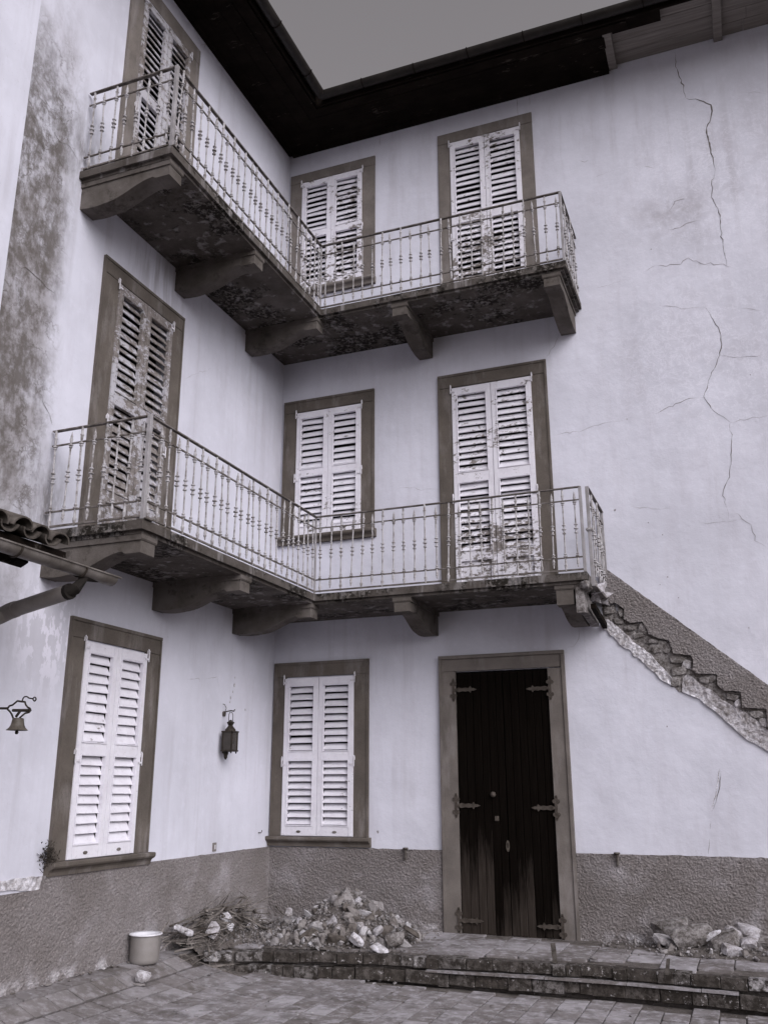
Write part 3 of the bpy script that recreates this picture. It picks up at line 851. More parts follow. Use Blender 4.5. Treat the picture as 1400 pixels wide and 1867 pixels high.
# strap hinges: strap with a spear end, and a fleur on the jamb
def strap(z, sgn, x0):
    m = MB()
    L = 0.20
    top = [(0, .018), (.03, .026), (.07, .017), (.11, .023), (.145, .016), (.165, .038), (.180, .013), (.200, .016), (.240, 0)]
    poly = [(x0 + sgn * a, z + b) for a, b in top] + [(x0 + sgn * a, z - b) for a, b in top[::-1][1:]]
    if sgn < 0: poly = poly[::-1]
    yo = 0.034
    m.prism(poly, lambda a, b, t: (a, -t, b), yo - 0.004, yo + 0.006)
    m.build('strap_hinge', MT['hinge'], door)
    m = MB()
    # fleur ends
    cx = x0 - sgn * 0.03
    body = []
    for t in range(24):
        a = 2 * pi * t / 24
        body.append((a, 0))
    for s2 in (1, -1):
        for (dx, dz, r) in ((0, 0.092, 0.020), (0.023, 0.066, 0.018), (-0.023, 0.066, 0.018), (0, 0.116, 0.012)):
            cz = z + s2 * dz
            m.prism([(cx + dx + r * cos(t * pi / 4), cz + r * 1.15 * sin(t * pi / 4)) for t in range(8)], fR, 0.0425, 0.049 + (0.001 if dx else 0.0))
    m.prism([(cx - 0.012, z - 0.06), (cx + 0.012, z - 0.06), (cx + 0.012, z + 0.06), (cx - 0.012, z + 0.06)], fR, 0.0425, 0.052)
    m.prism([(min(cx, x0 + sgn * .01), z - 0.013), (max(cx, x0 + sgn * .01), z - 0.013), (max(cx, x0 + sgn * .01), z + 0.013), (min(cx, x0 + sgn * .01), z + 0.013)], fR, 0.040, 0.0535)
    m.build('hinge_plate', MT['hinge'], door)
for z in (2.50, 1.255, 0.10):
    strap(z + 0.02, 1, 2.338); strap(z, -1, 3.374)
def knob(u, v, r, dep, mtl):
    a, z = PR(u, v)
    m = MB(); pr_ = [(0.0, -.036), (r * .55, -.036), (r * .5, -.02), (r, -.012), (r, 0.0), (r * .6, .012), (0, .014)]
    n = 12; vs = []; fs = []
    for rr, t in pr_:
        for k in range(n): vs.append((a + rr * cos(2 * pi * k / n), -t - 0.060, z + rr * sin(2 * pi * k / n)))
    for i in range(len(pr_) - 1):
        for k in range(n): fs.append((i * n + k, i * n + (k + 1) % n, (i + 1) * n + (k + 1) % n, (i + 1) * n + k))
    m.add(vs, fs); return m.build('door_knob', mtl, door, smooth=True)
knob(901, 1449, 0.030, 0, MT['hinge'])
a, z = PR(907, 1493); MB().bev(a - .022, a + .022, -0.036, -0.020, z - .026, z + .026, 0.004).build('lock_plate', MT['hinge'], door)
a, z = PR(927, 1543)
m = MB()
for k, (w1, h1, t0, t1) in enumerate(((0.019, 0.058, 0.020, 0.034),)):
    m.prism([(a + w1 * cos(2 * pi * q / 16), z + h1 * sin(2 * pi * q / 16)) for q in range(16)], fR, t0, t1)
m.build('keyhole_plate', MT['brass'], door)
MB().prism([(a - .005, z - .02), (a + .005, z - .02), (a + .005, z + .03), (a - .005, z + .03)], fR, 0.0338, 0.0355).build('keyhole', MT['dark'], door)

# ------------------------------------------------------------------ balconies
def lathe_bal(full):
    R = 0.0076
    p = []
    def disc(z, r, h=0.007):
        p.extend([(R, z - h * 1.6), (r, z - h * .6), (r, z + h * .6), (R, z + h * 1.6)])
    if full:
        p += [(0.010, 0.020), (0.010, 0.05), (0.014, 0.062), (0.017, 0.085), (0.011, 0.094), (0.010, 0.125)]
    else:
        p += [(0.004, 0.060), (0.009, 0.078), (0.007, 0.084), (0.014, 0.098), (0.014, 0.106), (0.010, 0.112), (0.015, 0.124), (0.012, 0.14)]
    disc(0.176, 0.020); disc(0.20, 0.015)
    p += [(R, 0.24), (R, 0.39)]
    disc(0.420, 0.019); p.append((0.011, 0.440)); disc(0.463, 0.0225); p.append((0.011, 0.486)); disc(0.506, 0.019)
    p += [(R, 0.53), (R, 0.70)]
    disc(0.728, 0.016); disc(0.748, 0.021)
    if full:
        p += [(0.0105, 0.79), (0.012, 0.815), (0.017, 0.824), (0.010, 0.836), (0.010, 0.898)]
    else:
        p += [(0.013, 0.785), (0.016, 0.800), (0.010, 0.812), (0.012, 0.822), (0.007, 0.840), (0.002, 0.866)]
    return MB().lathe(p, 8).mesh('baluster', MT['iron'], 'auto')
BA, BB = lathe_bal(True), lathe_bal(False)
RZ = (0.900, 0.764, 0.162, 0.033)

def corbel_mb(fn_w, c0, c1, zt, depth, drop, sq=0.15):
    # fn_w(d, w, z): d = distance from wall, w = across.  S-shaped underside, moulded top, square block at the tip
    prof = []
    n = 18
    zb = zt - drop
    prof.append((-0.02, zb))
    for i in range(n + 1):
        f = i / n
        d = 0.02 + f * (depth * 0.80)
        if f < 0.36: z = zb - 0.012 * sin(f / 0.36 * pi)
        else:
            g_ = (f - 0.36) / 0.64
            s_ = g_ * g_ * (3 - 2 * g_)
            z = zb + s_ * (drop - sq + 0.02)
        prof.append((d, z))
    prof += [(depth * 0.84, zt - sq + 0.006), (depth * 0.86, zt - sq), (depth, zt - sq), (depth, zt - 0.050)]
    prof += [(depth, zt - 0.048), (-0.02, zt - 0.048)]
    m = MB()
    k = len(prof)
    vs = [fn_w(d, c0, z) for d, z in prof] + [fn_w(d, c1, z) for d, z in prof]
    m.add(vs, [tuple(range(k)), tuple(range(k, 2 * k))[::-1]] + [(i, k + i, k + (i + 1) % k, (i + 1) % k) for i in range(k)])
    e = 0.014
    t = [(-.02, zt - 0.0475), (depth + e * .4, zt - 0.0475), (depth + e, zt - 0.034), (depth + e, zt + 0.001), (-.02, zt + 0.001)]
    k = len(t)
    vs = [fn_w(d, c0 - e, z) for d, z in t] + [fn_w(d, c1 + e, z) for d, z in t]
    m.add(vs, [tuple(range(k)), tuple(range(k, 2 * k))[::-1]] + [(i, k + i, k + (i + 1) % k, (i + 1) % k) for i in range(k)])
    return m

def balcony(zt, label, broken):
    Bc = empty('balcony', (0.5, -0.5, zt), house)
    Bc['label'] = label
    YL, XR, D = -4.245, 4.03, 1.03
    th = 0.078
    lp = [(0.002, YL), (D, YL), (D, -D), (XR, -D), (XR, -0.002), (0.002, -0.002)]
    m = MB()
    # slab with a slightly ragged edge: outline subdivided
    out = []
    for (p, q) in zip(lp, lp[1:] + lp[:1]):
        n = max(1, int((Vector(q) - Vector(p)).length / 0.08))
        for k in range(n):
            f = k / n; x_, y_ = p[0] + (q[0] - p[0]) * f, p[1] + (q[1] - p[1]) * f
            if x_ > 0.05 and y_ < -0.05: x_ += 0.006 * nz(x_, y_, zt, 7); y_ += 0.006 * nz(x_, y_, zt + 3, 7)
            out.append((x_, y_))
    m.prism(out, lambda a, b, t: (a, b, t), zt - th, zt)
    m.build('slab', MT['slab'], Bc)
    # recessed drip course under the edge
    i_ = 0.035
    lp2 = [(0.003, YL + i_), (D - i_, YL + i_), (D - i_, -D + i_), (XR - i_, -D + i_), (XR - i_, -0.003), (0.003, -0.003)]
    MB().prism(lp2, lambda a, b, t: (a, b, t), zt - th - 0.030, zt - th - 0.0005).build('drip_course', MT['slab'], Bc)
    zc = zt - th - 0.031
    dr = 0.275
    for c0, c1 in ((-4.19, -4.0), (-2.605, -2.42), (-1.05, -0.87)):
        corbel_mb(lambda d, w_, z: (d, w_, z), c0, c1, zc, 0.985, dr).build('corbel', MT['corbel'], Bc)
    rx = [(1.95, 2.13)] + ([] if broken else [(3.765, 3.945)])
    for c0, c1 in rx:
        corbel_mb(lambda d, w_, z: (w_, -d, z), c0, c1, zc, 0.985, dr).build('corbel', MT['corbel'], Bc)
    if broken:
        corbel_mb(lambda d, w_, z: (w_, -d, z), 3.70, 3.875, zc, 0.97, dr, 0.2).build('corbel', MT['corbel'], Bc)
    # rails
    e = 0.018
    A, Bp, Cc = (e, YL + e), (D - e, YL + e), (D - e, -D + e)
    Dd, Ee = (XR - e, -D + e), (XR - e, -e)
    pathm = [A, Bp, Cc, Dd, Ee]
    segs = list(zip(pathm, pathm[1:]))
    if broken: segs = segs[:3]
    def bar(name, p, q, z, w_, h_, mtl):
        m = MB(); p3, q3 = Vector((*p, z)), Vector((*q, z))
        t = (q3 - p3).normalized(); n_ = Vector((-t.y, t.x, 0)) * (w_ / 2); hh = Vector((0, 0, h_ / 2))
        N = max(2, int((q3 - p3).length / 0.35)); vs = []
        for i in range(N + 1):
            c = p3.lerp(q3, i / N); c = c + Vector((0, 0, 0.004 * nz(c.x * 1.3, c.y * 1.3, z)))
            vs += [c - n_ - hh, c + n_ - hh, c + n_ + hh, c - n_ + hh]
        fs = [(0, 1, 2, 3), tuple(4 * N + k for k in range(4))]
        for i in range(N):
            for k in range(4): fs.append((4 * i + k, 4 * i + (k + 1) % 4, 4 * i + 4 + (k + 1) % 4, 4 * i + 4 + k))
        m.add(vs, fs); m.build(name, mtl, Bc)
    for p, q in segs:
        bar('top_rail', p, q, zt + RZ[0], 0.034, 0.012, MT['rail'])
        bar('rail', p, q, zt + RZ[1], 0.013, 0.013, MT['rail'])
        bar('rail', p, q, zt + RZ[2], 0.013, 0.013, MT['rail'])
        bar('rail', p, q, zt + RZ[3], 0.016, 0.016, MT['rail'])
    rb = random.Random(int(zt * 10))
    def bals(p, q, n, ph, z=None, sk=()):
        for k in range(n):
            if k in sk: continue
            f = (k + 0.5 + ph) / n
            inst('baluster', (BA, BB)[(k + (1 if n % 2 else 0)) % 2], Bc, (p[0] + (q[0] - p[0]) * f + rb.gauss(0, .002), p[1] + (q[1] - p[1]) * f + rb.gauss(0, .002), (z if z is not None else zt) + 0.0),
                 (rb.gauss(0, .013), rb.gauss(0, .013), rb.uniform(0, 3)))
    bals(A, Bp, 8, 0); bals(Bp, Cc, 26, 0); bals(Cc, Dd, 24, 0)
    if not broken: bals(Dd, Ee, 8, 0)
    def post(x_, y_, z0, z1, w_):
        MB().bev(x_ - w_ / 2, x_ + w_ / 2, y_ - w_ / 2, y_ + w_ / 2, z0, z1, 0.003).build('post', MT['post'], Bc)
    post(Bp[0], Bp[1], zt + 0.002, zt + 0.912, 0.036)
    post(Cc[0], Cc[1], zt + 0.002, zt + 0.905, 0.020)
    post(Dd[0], Dd[1], zt + 0.002, zt + 0.908, 0.030)
    for (x_, y_) in (A,): post(x_ - .004, y_, zt + 0.002, zt + 0.05, 0.02)
    # paint-splashed foot under the outer corner post
    MB().bev(Bp[0] - 0.05, Bp[0] + 0.035, Bp[1] - 0.012, Bp[1] + 0.09, zt + 0.0015, zt + 0.014, 0.004).build('post_foot', MT['slab'], Bc)
    if broken:
        # the end railing has come away: it stands a little outside the slab and hangs lower
        xo = XR + 0.052; zo = zt - 0.035
        P1, P2 = (xo, -D + 0.03), (xo + 0.01, -0.02)
        for dz, w_, h_, nm in ((RZ[0] + .03, 0.034, 0.012, 'top_rail'), (RZ[1] + .02, 0.013, 0.013, 'rail'), (RZ[2] - 0.03, 0.013, 0.013, 'rail'), (-0.105, 0.05, 0.016, 'rail')):
            bar(nm, P1, P2, zo + dz, w_, h_, MT['rail'])
        bals(P1, P2, 7, 0, zo)
        post(P1[0], P1[1], zt - 0.15, zt + 0.90, 0.034)
        post(P2[0] - .002, P2[1] - .014, zt - 0.15, zt + 0.895, 0.03)
        m = MB(); m.bev(P1[0] - .035, P1[0] + .035, P1[1] - .035, P1[1] + .035, zt + 0.42, zt + 0.455, 0.012)
        m.build('post_collar', MT['iron'], Bc)
        # torn end of the slab: broken concrete and a split timber
        rk = random.Random(4)
        for k in range(16):
            f = k / 15
            bm = bmesh.new()
            for _ in range(12): bm.verts.new((rk.gauss(0, .045), rk.gauss(0, .05), rk.gauss(0, .035)))
            bmesh.ops.convex_hull(bm, input=bm.verts)
            bmesh.ops.delete(bm, geom=[v for v in bm.verts if not v.link_faces], context='VERTS')
            me = bpy.data.meshes.new('broken_piece'); bm.to_mesh(me); bm.free(); me.materials.append(MT['masonry'] if rk.random() < .6 else MT['mortar'])
            inst('broken_piece', me, Bc, (XR - 0.02 + rk.uniform(-.02, .03), -0.06 - f * 0.9, zt - th - 0.035 + rk.uniform(-.03, .03)))
        m = MB()
        m.prism([(-0.98, zt - 0.40), (-0.60, zt - 0.36), (-0.05, zt - 0.40), (-0.05, zt - 0.27), (-0.6, zt - .20), (-0.98, zt - 0.11)], lambda a, b, t: (t, a, b), XR - 0.135, XR - 0.05)
        m.build('split_end', MT['masonry'], Bc)
        m = MB(); m.prism([(-0.80, zt - 0.335), (-0.02, zt - 0.42), (-0.02, zt - .36), (-0.8, zt - 0.285)], lambda a, b, t: (t, a, b), XR - 0.02, XR + 0.03)
        m.build('split_timber', MT['eave'], Bc)
    return Bc
balcony(7.094, 'upper L shaped balcony with iron railing and stone corbels', False)
balcony(3.535, 'lower L shaped balcony whose right end is broken off where a stair was removed', True)

# ------------------------------------------------------------------ eaves
eaves = empty('eaves', (0.4, -0.4, 10.36), house)
eaves['label'] = 'black tarred eaves with a hanging gutter'
OV = 0.80
zs = 10.36
rd = random.Random(9)
for k in range(4):
    a, b = k * OV / 4, (k + 1) * OV / 4 - 0.005
    z = zs + rd.uniform(0, .006)
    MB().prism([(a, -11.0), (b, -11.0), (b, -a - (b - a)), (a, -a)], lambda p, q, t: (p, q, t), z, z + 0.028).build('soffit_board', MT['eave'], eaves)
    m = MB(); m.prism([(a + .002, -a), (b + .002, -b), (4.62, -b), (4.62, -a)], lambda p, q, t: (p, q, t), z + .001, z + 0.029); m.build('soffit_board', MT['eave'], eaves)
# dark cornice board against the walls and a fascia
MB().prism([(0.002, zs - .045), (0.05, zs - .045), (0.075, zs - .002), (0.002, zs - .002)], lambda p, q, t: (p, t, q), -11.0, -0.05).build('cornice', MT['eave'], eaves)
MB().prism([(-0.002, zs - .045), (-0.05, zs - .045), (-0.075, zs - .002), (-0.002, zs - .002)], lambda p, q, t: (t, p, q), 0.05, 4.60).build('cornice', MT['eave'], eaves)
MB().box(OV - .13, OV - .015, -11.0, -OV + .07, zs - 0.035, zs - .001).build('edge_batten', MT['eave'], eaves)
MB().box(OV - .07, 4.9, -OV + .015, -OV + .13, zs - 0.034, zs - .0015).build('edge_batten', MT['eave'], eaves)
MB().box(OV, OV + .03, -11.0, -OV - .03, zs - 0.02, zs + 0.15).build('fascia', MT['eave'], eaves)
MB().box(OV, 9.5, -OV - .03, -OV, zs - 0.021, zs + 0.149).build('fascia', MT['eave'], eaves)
# gutter: half-round trough
def gutter(path_fn, L0, L1, r, name, mtl, parent, zc):
    m = MB(); n = 9; N = 14
    for i in range(N):
        s0, s1 = L0 + (L1 - L0) * i / N, L0 + (L1 - L0) * (i + 1) / N
    vs = []; fs = []
    st = [L0 + (L1 - L0) * i / N for i in range(N + 1)]
    for s_ in st:
        for rr in (r, r - 0.006):
            for k in range(n + 1):
                an = pi + pi * k / n
                vs.append(path_fn(s_, rr * cos(an), zc + rr * sin(an) + 0.006 * nz(s_, 1, 1, 0.9)))
    q = 2 * (n + 1)
    for i in range(N):
        for k in range(n):
            for o_ in (0, n + 1):
                fs.append((i * q + o_ + k, i * q + o_ + k + 1, (i + 1) * q + o_ + k + 1, (i + 1) * q + o_ + k))
        for k in (0, n): fs.append((i * q + k, i * q + n + 1 + k, (i + 1) * q + n + 1 + k, (i + 1) * q + k))
    for i in (0, N):
        for k in range(n): fs.append((i * q + k, i * q + k + 1, i * q + n + 2 + k, i * q + n + 1 + k))
    m.add(vs, fs)
    g_ = m.build(name, mtl, parent, 'auto')
    return g_
gr_ = 0.072
gc = OV + 0.03 + gr_ + 0.004
gutter(lambda s_, o_, z: (gc + o_, s_, z), -11.0, -gc + 0.0, gr_, 'gutter', MT['tin'], eaves, 10.435)
gutter(lambda s_, o_, z: (s_, -gc + o_, z), gc, 9.5, gr_, 'gutter', MT['tin'], eaves, 10.434)
for k in range(12):
    y = -gc - 0.45 - k * 0.85
    MB().tube([(gc + (gr_ + .006) * cos(pi + pi * q / 8), y, 10.436 + (gr_ + .006) * sin(pi + pi * q / 8)) for q in range(9)], 0.007, 5).build('gutter_bracket', MT['eave'], eaves)
    x = gc + 0.62 + k * 0.72
    MB().tube([(x, -gc + (gr_ + .006) * cos(pi + pi * q / 8), 10.436 + (gr_ + .006) * sin(pi + pi * q / 8)) for q in range(9)], 0.007, 5).build('gutter_bracket', MT['eave'], eaves)
# bare boards and rafters on the right, where the boxing is gone
for k in range(4):
    a, b = k * 0.195, (k + 1) * 0.195 - 0.005
    x0 = 4.63 if k < 3 else 5.30
    xx = x0
    while xx < 9.4:
        L = rd.uniform(1.6, 2.6)
        MB().box(xx, min(xx + L - .004, 9.4), -b, -a - .003, 10.425 + rd.uniform(0, .004), 10.45).build('board', MT['board'], eaves)
        xx += L
for x in (4.655, 5.935, 7.2, 8.5):
    MB().bev(x - 0.052, x + 0.052, -0.775, -0.004, 10.362, 10.424, 0.004).build('rafter', MT['board'], eaves)
MB().box(4.72, 5.3, -0.792, -0.592, 10.37, 10.392).build('soffit_board', MT['eave'], eaves)
# roof planes above, sloping up from the eaves
rf = MB()
rf.add([(gc - .03, -11.0, 10.50), (gc - .03, -gc + .03, 10.50), (9.5, -gc + .03, 10.50), (9.5, 4.5, 12.6), (-4.5, 4.5, 12.6), (-4.5, -11.0, 12.6)],
       [(0, 1, 4, 5), (1, 2, 3, 4)])
rf.build('roof', MT['tile'], house)

def hull(rk, sx, sy, sz, n=14, boxy=0.0):
    """an angular broken stone: a ball cut by random planes, corners knocked off"""
    bm = bmesh.new()
    bmesh.ops.create_icosphere(bm, subdivisions=2, radius=1.0)
    planes = []
    for ax in range(3):
        for sg in (-1, 1):
            if rk.random() < 0.35 + boxy * .65:
                d_ = Vector((rk.gauss(0, .16), rk.gauss(0, .16), rk.gauss(0, .16))); d_[ax] += sg; planes.append((d_.normalized(), rk.uniform(.50, .68)))
    for _ in range(7): planes.append((Vector((rk.gauss(0, 1), rk.gauss(0, 1), rk.gauss(0, 1))).normalized(), rk.uniform(.58, .86)))
    off = rk.uniform(0, 50)
    for v in bm.verts:
        for d_, h in planes:
            k = v.co.dot(d_) - h
            if k > 0: v.co -= d_ * k * 0.97
    for v in bm.verts:
        v.co *= 1 + 0.10 * nz(v.co.x + off, v.co.y, v.co.z, 2.2) + 0.05 * nz(v.co.x + off, v.co.y, v.co.z, 5)
    m_ = [max(abs(v.co[i]) for v in bm.verts) for i in range(3)]
    for v in bm.verts: v.co = Vector((v.co.x / m_[0] * sx / 2, v.co.y / m_[1] * sy / 2, v.co.z / m_[2] * sz / 2))
    bmesh.ops.recalc_face_normals(bm, faces=bm.faces)
    me = bpy.data.meshes.new('rubble_stone'); bm.to_mesh(me); bm.free(); me.materials.append(MT['rubble'])
    return me
# ------------------------------------------------------------------ scar of the removed stair
def RP(L): return [PR(u, v) for u, v in L]
scar = empty('stair_scar', (4.8, 0, 2.4), house)
scar['label'] = 'diagonal scar of a removed stair on the right wall'
low = [(1097, 1096), (1110, 1103), (1122, 1100), (1139, 1112), (1137, 1130), (1150, 1137), (1172, 1135), (1181, 1150), (1183, 1157), (1200, 1165), (1220, 1169), (1228, 1192), (1260, 1196), (1264, 1204), (1263, 1222), (1270, 1229), (1307, 1231), (1309, 1251), (1321, 1260), (1350, 1262), (1353, 1291), (1397, 1294), (1400, 1330), (1440, 1334), (1444, 1362), (1490, 1366)]
rough_panel('render_band', RP([(1092, 1029), (1400, 1250), (1500, 1322)] + low[::-1]), fR, 0.052, 0.0092, 0.0115, 58, MT['rough'], scar, 0.006)
ribbon('painted_shadow', RP([(u, v + 3) for u, v in low]), fR, 0.034, MT['crack'], scar, 0.0225, 3, 0.006)  # dark ribbon painted as the shadow below the render band's jagged edge
rough_panel('exposed_masonry', RP([(1097, 1098), (1250, 1190), (1400, 1290), (1500, 1365), (1500, 1420), (1380, 1340), (1260, 1262), (1238, 1262), (1222, 1246), (1100, 1140)]), fR, 0.006, 0.018, 0.012, 16, MT['masonry'], scar, 0.008)
rough_panel('mortar_ridge', RP([(1096, 1134), (1108, 1130), (1135, 1150), (1160, 1175), (1185, 1190), (1205, 1215), (1226, 1236), (1222, 1248), (1205, 1238), (1180, 1215), (1150, 1190), (1120, 1163), (1098, 1145)]), fR, 0.018, 0.009, 0.016, 30, MT['flake'], scar, 0.022)
rough_panel('mortar_ridge', RP([(1243, 1236), (1252, 1230), (1270, 1242), (1282, 1252), (1300, 1262), (1318, 1278), (1345, 1292), (1368, 1306), (1395, 1328), (1430, 1350), (1500, 1400), (1500, 1432), (1420, 1380), (1392, 1362), (1360, 1345), (1330, 1318), (1305, 1295), (1275, 1272), (1255, 1262), (1242, 1258)]), fR, 0.018, 0.009, 0.016, 26, MT['mortar'], scar, 0.022)
rough_panel('lime_edge', RP([(1243, 1254), (1275, 1268), (1305, 1291), (1330, 1314), (1360, 1341), (1392, 1358), (1420, 1376), (1500, 1428), (1500, 1434), (1420, 1382), (1392, 1365), (1360, 1348), (1330, 1322), (1305, 1299), (1275, 1276), (1243, 1262)]), fR, 0.022, 0.010, 0.008, 25, MT['flake'], scar, 0.010)
# broken bricks and stones left in the steps
rk = random.Random(21)
for (u, v, wpx, hpx, an) in [(1112, 1113, 22, 16, -8), (1133, 1118, 10, 18, 4), (1128, 1134, 20, 10, 10), (1148, 1145, 22, 10, -4), (1172, 1146, 20, 18, 12), (1163, 1160, 18, 8, -10), (1190, 1170, 24, 9, 5), (1207, 1178, 12, 16, 20), (1197, 1185, 20, 12, -15),
                             (1218, 1182, 10, 18, 30), (1235, 1204, 26, 16, 4), (1252, 1212, 14, 14, 15), (1238, 1224, 22, 14, -6), (1282, 1240, 16, 12, 8), (1298, 1238, 14, 12, 0), (1232, 1243, 16, 18, 6), (1336, 1272, 18, 12, 20), (1345, 1284, 10, 18, 5), (1380, 1304, 20, 12, 0), (1392, 1318, 12, 14, 10)]:
    a, z = PR(u, v)
    w_, h_ = wpx / 150, hpx / 150
    me = hull(rk, w_ * 1.12, 0.062, h_ * 1.12, 0, .95); me.name = 'brick_fragment'; me.materials[0] = MT['masonry'] if rk.random() < .8 else MT['mortar']
    inst('brick_fragment', me, scar, (a, -0.004, z), (0, radians(an), 0))

# ------------------------------------------------------------------ cracks and flaked plaster
def crackR(px, w, mtl='crack', seed=0, jag=0.012):
    ribbon('crack', RP(px), fR, w, MT[mtl], wallR, 0.0022 + 0.0002 * (seed % 5), seed, jag)
def crackL(px, w, mtl='crack', seed=0, jag=0.012):
    ribbon('crack', [PL(u, v) for u, v in px], fL, w, MT[mtl], wallL, 0.0022 + 0.0002 * (seed % 5), seed, jag)
crackR([(1230, 94), (1233, 125), (1247, 160), (1250, 178)], 0.022, seed=1)
crackR([(1250, 178), (1275, 182), (1296, 190), (1297, 215), (1288, 233), (1292, 262), (1301, 298), (1304, 310)], 0.030, seed=2)
crackR([(1304, 310), (1298, 335), (1296, 358), (1311, 386), (1315, 430), (1324, 484)], 0.015, 'crack', 3)
crackR([(1172, 495), (1200, 482), (1232, 484), (1253, 472), (1285, 480), (1324, 484), (1342, 490)], 0.016, 'hair', 4, 0.02)
crackR([(1220, 865 - 480), (1232, 366), (1250, 362)], 0.03, 'hair', 5, 0.02); crackR([(1218, 418), (1240, 416), (1260, 404), (1278, 402)], 0.018, 'hair', 6, 0.02)
crackR([(1286, 560), (1302, 582), (1314, 605), (1313, 648), (1295, 685), (1283, 725), (1297, 745), (1331, 770)], 0.016, 'crack', 7)
crackR([(1331, 770), (1335, 820), (1331, 870), (1317, 895), (1324, 925), (1328, 945)], 0.012, 'crack', 8)
crackR([(1313, 648), (1345, 651), (1400, 646)], 0.009, 'hair', 9); crackR([(1331, 770), (1365, 763), (1400, 758)], 0.010, 'hair', 10)
crackR([(1283, 725), (1258, 726), (1225, 740), (1190, 755)], 0.010, 'crack', 11); crackR([(1143, 764), (1100, 772), (1062, 785), (1008, 793)], 0.008, 'hair', 12)
crackR([(1340, 935), (1368, 955), (1378, 985), (1400, 1002)], 0.010, 'hair', 13); crackR([(1270, 955), (1310, 953), (1355, 947)], 0.008, 'hair', 14)
crackR([(1150, 923), (1180, 927), (1222, 928)], 0.009, 'hair', 15); crackR([(1286, 560), (1240, 562), (1200, 556)], 0.008, 'hair', 16)
crackR([(1018, 607), (1010, 630), (995, 652)], 0.009, 'hair', 17); crackR([(1170, 300), (1195, 307)], 0.009, 'hair', 18); crackR([(1135, 512), (1085, 525)], 0.007, 'hair', 19)
crackR([(1054, 1145), (1056, 1165), (1045, 1178), (1030, 1185)], 0.010, 'hair', 20)
crackR([(1314, 1404), (1313, 1425), (1309, 1450), (1298, 1480)], 0.012, 'crack', 21, 0.006); crackR([(1296, 1500), (1295, 1512)], 0.012, 'crack', 22, 0.004); crackR([(1293, 1530), (1291, 1558)], 0.014, 'crack', 23, 0.005)
ribbon('plaster_edge', RP([(1311.5, 1402), (1310, 1425), (1305, 1452), (1295, 1478)]), fR, 0.022, MT['flake'], wallR, 0.0018, 24, 0.006)
crackR([(942, 176), (944, 206), (945, 225)], 0.009, 'crack', 25, 0.003); crackR([(966, 168), (965, 200)], 0.007, 'hair', 26, 0.004); crackR([(688, 242), (694, 252), (690, 268)], 0.010, 'hair', 27)
crackR([(728, 888), (755, 889), (770, 893), (800, 893)], 0.007, 'hair', 28); crackR([(1056, 292), (1066, 295), (1073, 292)], 0.010, 'crack', 29, 0.004); crackR([(1085, 323), (1100, 316), (1125, 308)], 0.006, 'hair', 30)
crackR([(1350, 168), (1375, 167), (1395, 170)], 0.008, 'hair', 31); crackR([(1352, 472 + 90), (1390, 566)], 0.006, 'hair', 32)
crackL([(340, 1240), (362, 1237), (368, 1252)], 0.008, 'hair', 41, 0.004); crackL([(375, 1238), (396, 1234), (399, 1255)], 0.008, 'hair', 42, 0.004)
crackL([(365, 82), (376, 80), (370, 92)], 0.010, 'hair', 43); crackL([(335, 690), (365, 678), (385, 672)], 0.006, 'hair', 44)
crackL([(95, 232), (112, 258), (128, 268), (142, 292)], 0.014, 'crack', 45, 0.02); crackL([(86, 300), (97, 320), (95, 345), (110, 375)], 0.012, 'crack', 46, 0.02); crackL([(62, 240), (80, 268), (100, 280)], 0.010, 'crack', 47, 0.02)
crackL([(75, 728), (88, 752), (95, 775)], 0.012, 'crack', 48, 0.02); crackL([(20, 478), (48, 490), (72, 510), (100, 535)], 0.014, 'crack', 49, 0.02)
# bare lime patch above the plinth at the far left, and flakes above the lantern
rough_panel('bare_patch', [PL(u, v) for u, v in [(-40, 1612), (0, 1608), (30, 1603), (76, 1598), (74, 1624), (40, 1626), (10, 1622), (-40, 1640)]], fL, 0.012, 0.012, 0.014, 22, MT['flake'], wallL, 0.012)
for (u, v, r) in [(427, 1250, .018), (420, 1272, .014), (419, 1280, .012), (424, 1262, .01), (447, 1294, .01), (428, 1236, .008)]:
    a, b = PL(u, v)
    m = MB(); m.prism([(a + r * (0.8 + .5 * nz(q, u, v, .7)) * cos(q * pi / 4), b + r * 1.5 * (0.8 + .5 * nz(q, u, v, .9)) * sin(q * pi / 4)) for q in range(8)], fL, 0.0005, 0.006); m.build('plaster_flake', MT['flake'], wallL)
for (u, v, r) in [(1182, 953, .012), (1208, 975, .012), (1203, 1066, .010), (1217, 1052, .014), (1121, 930, .022), (1187, 454, .012), (1368, 683, .01), (1237, 1090, .01), (1143, 764, .01), (689, 1517, .026), (943, 990 - 10, .022), (697, 966, .03), (1216, 1325, .012), (1365, 1145, .012), (694, 502, .028)]:
    a, b = PR(u, v)
    r *= .7; m = MB(); m.prism([(a + r * (0.8 + .6 * nz(q, u, v, .7)) * cos(q * pi / 4), b + r * (0.8 + .6 * nz(q, u, v, .9)) * sin(q * pi / 4)) for q in range(8)], fR, 0.0005, 0.003); m.build('plaster_chip', MT['hair'], wallR)
# iron pegs at the top of the plinth, hook by the corner
for (u, v) in ((740, 1548), (1125, 1557)):
    a, b = PR(u, v, -0.04)
    m = MB(); m.lathe([(0.030, 0.012), (0.034, 0.0), (0.012, -0.014), (0.014, -0.10), (0.006, -0.12)], 8, (a, -0.055, b)); m.tube([(a, -.055, b - .06), (a, 0.01, b - .06)], 0.009, 6)
    m.build('iron_peg', MT['rust'], house)
a, b = PL(471, 1519)
MB().tube([(0.0, a, b), (0.035, a, b), (0.045, a, b + .015), (0.045, a, b + .03)], 0.005, 6).build('wall_hook', MT['rust'], house)
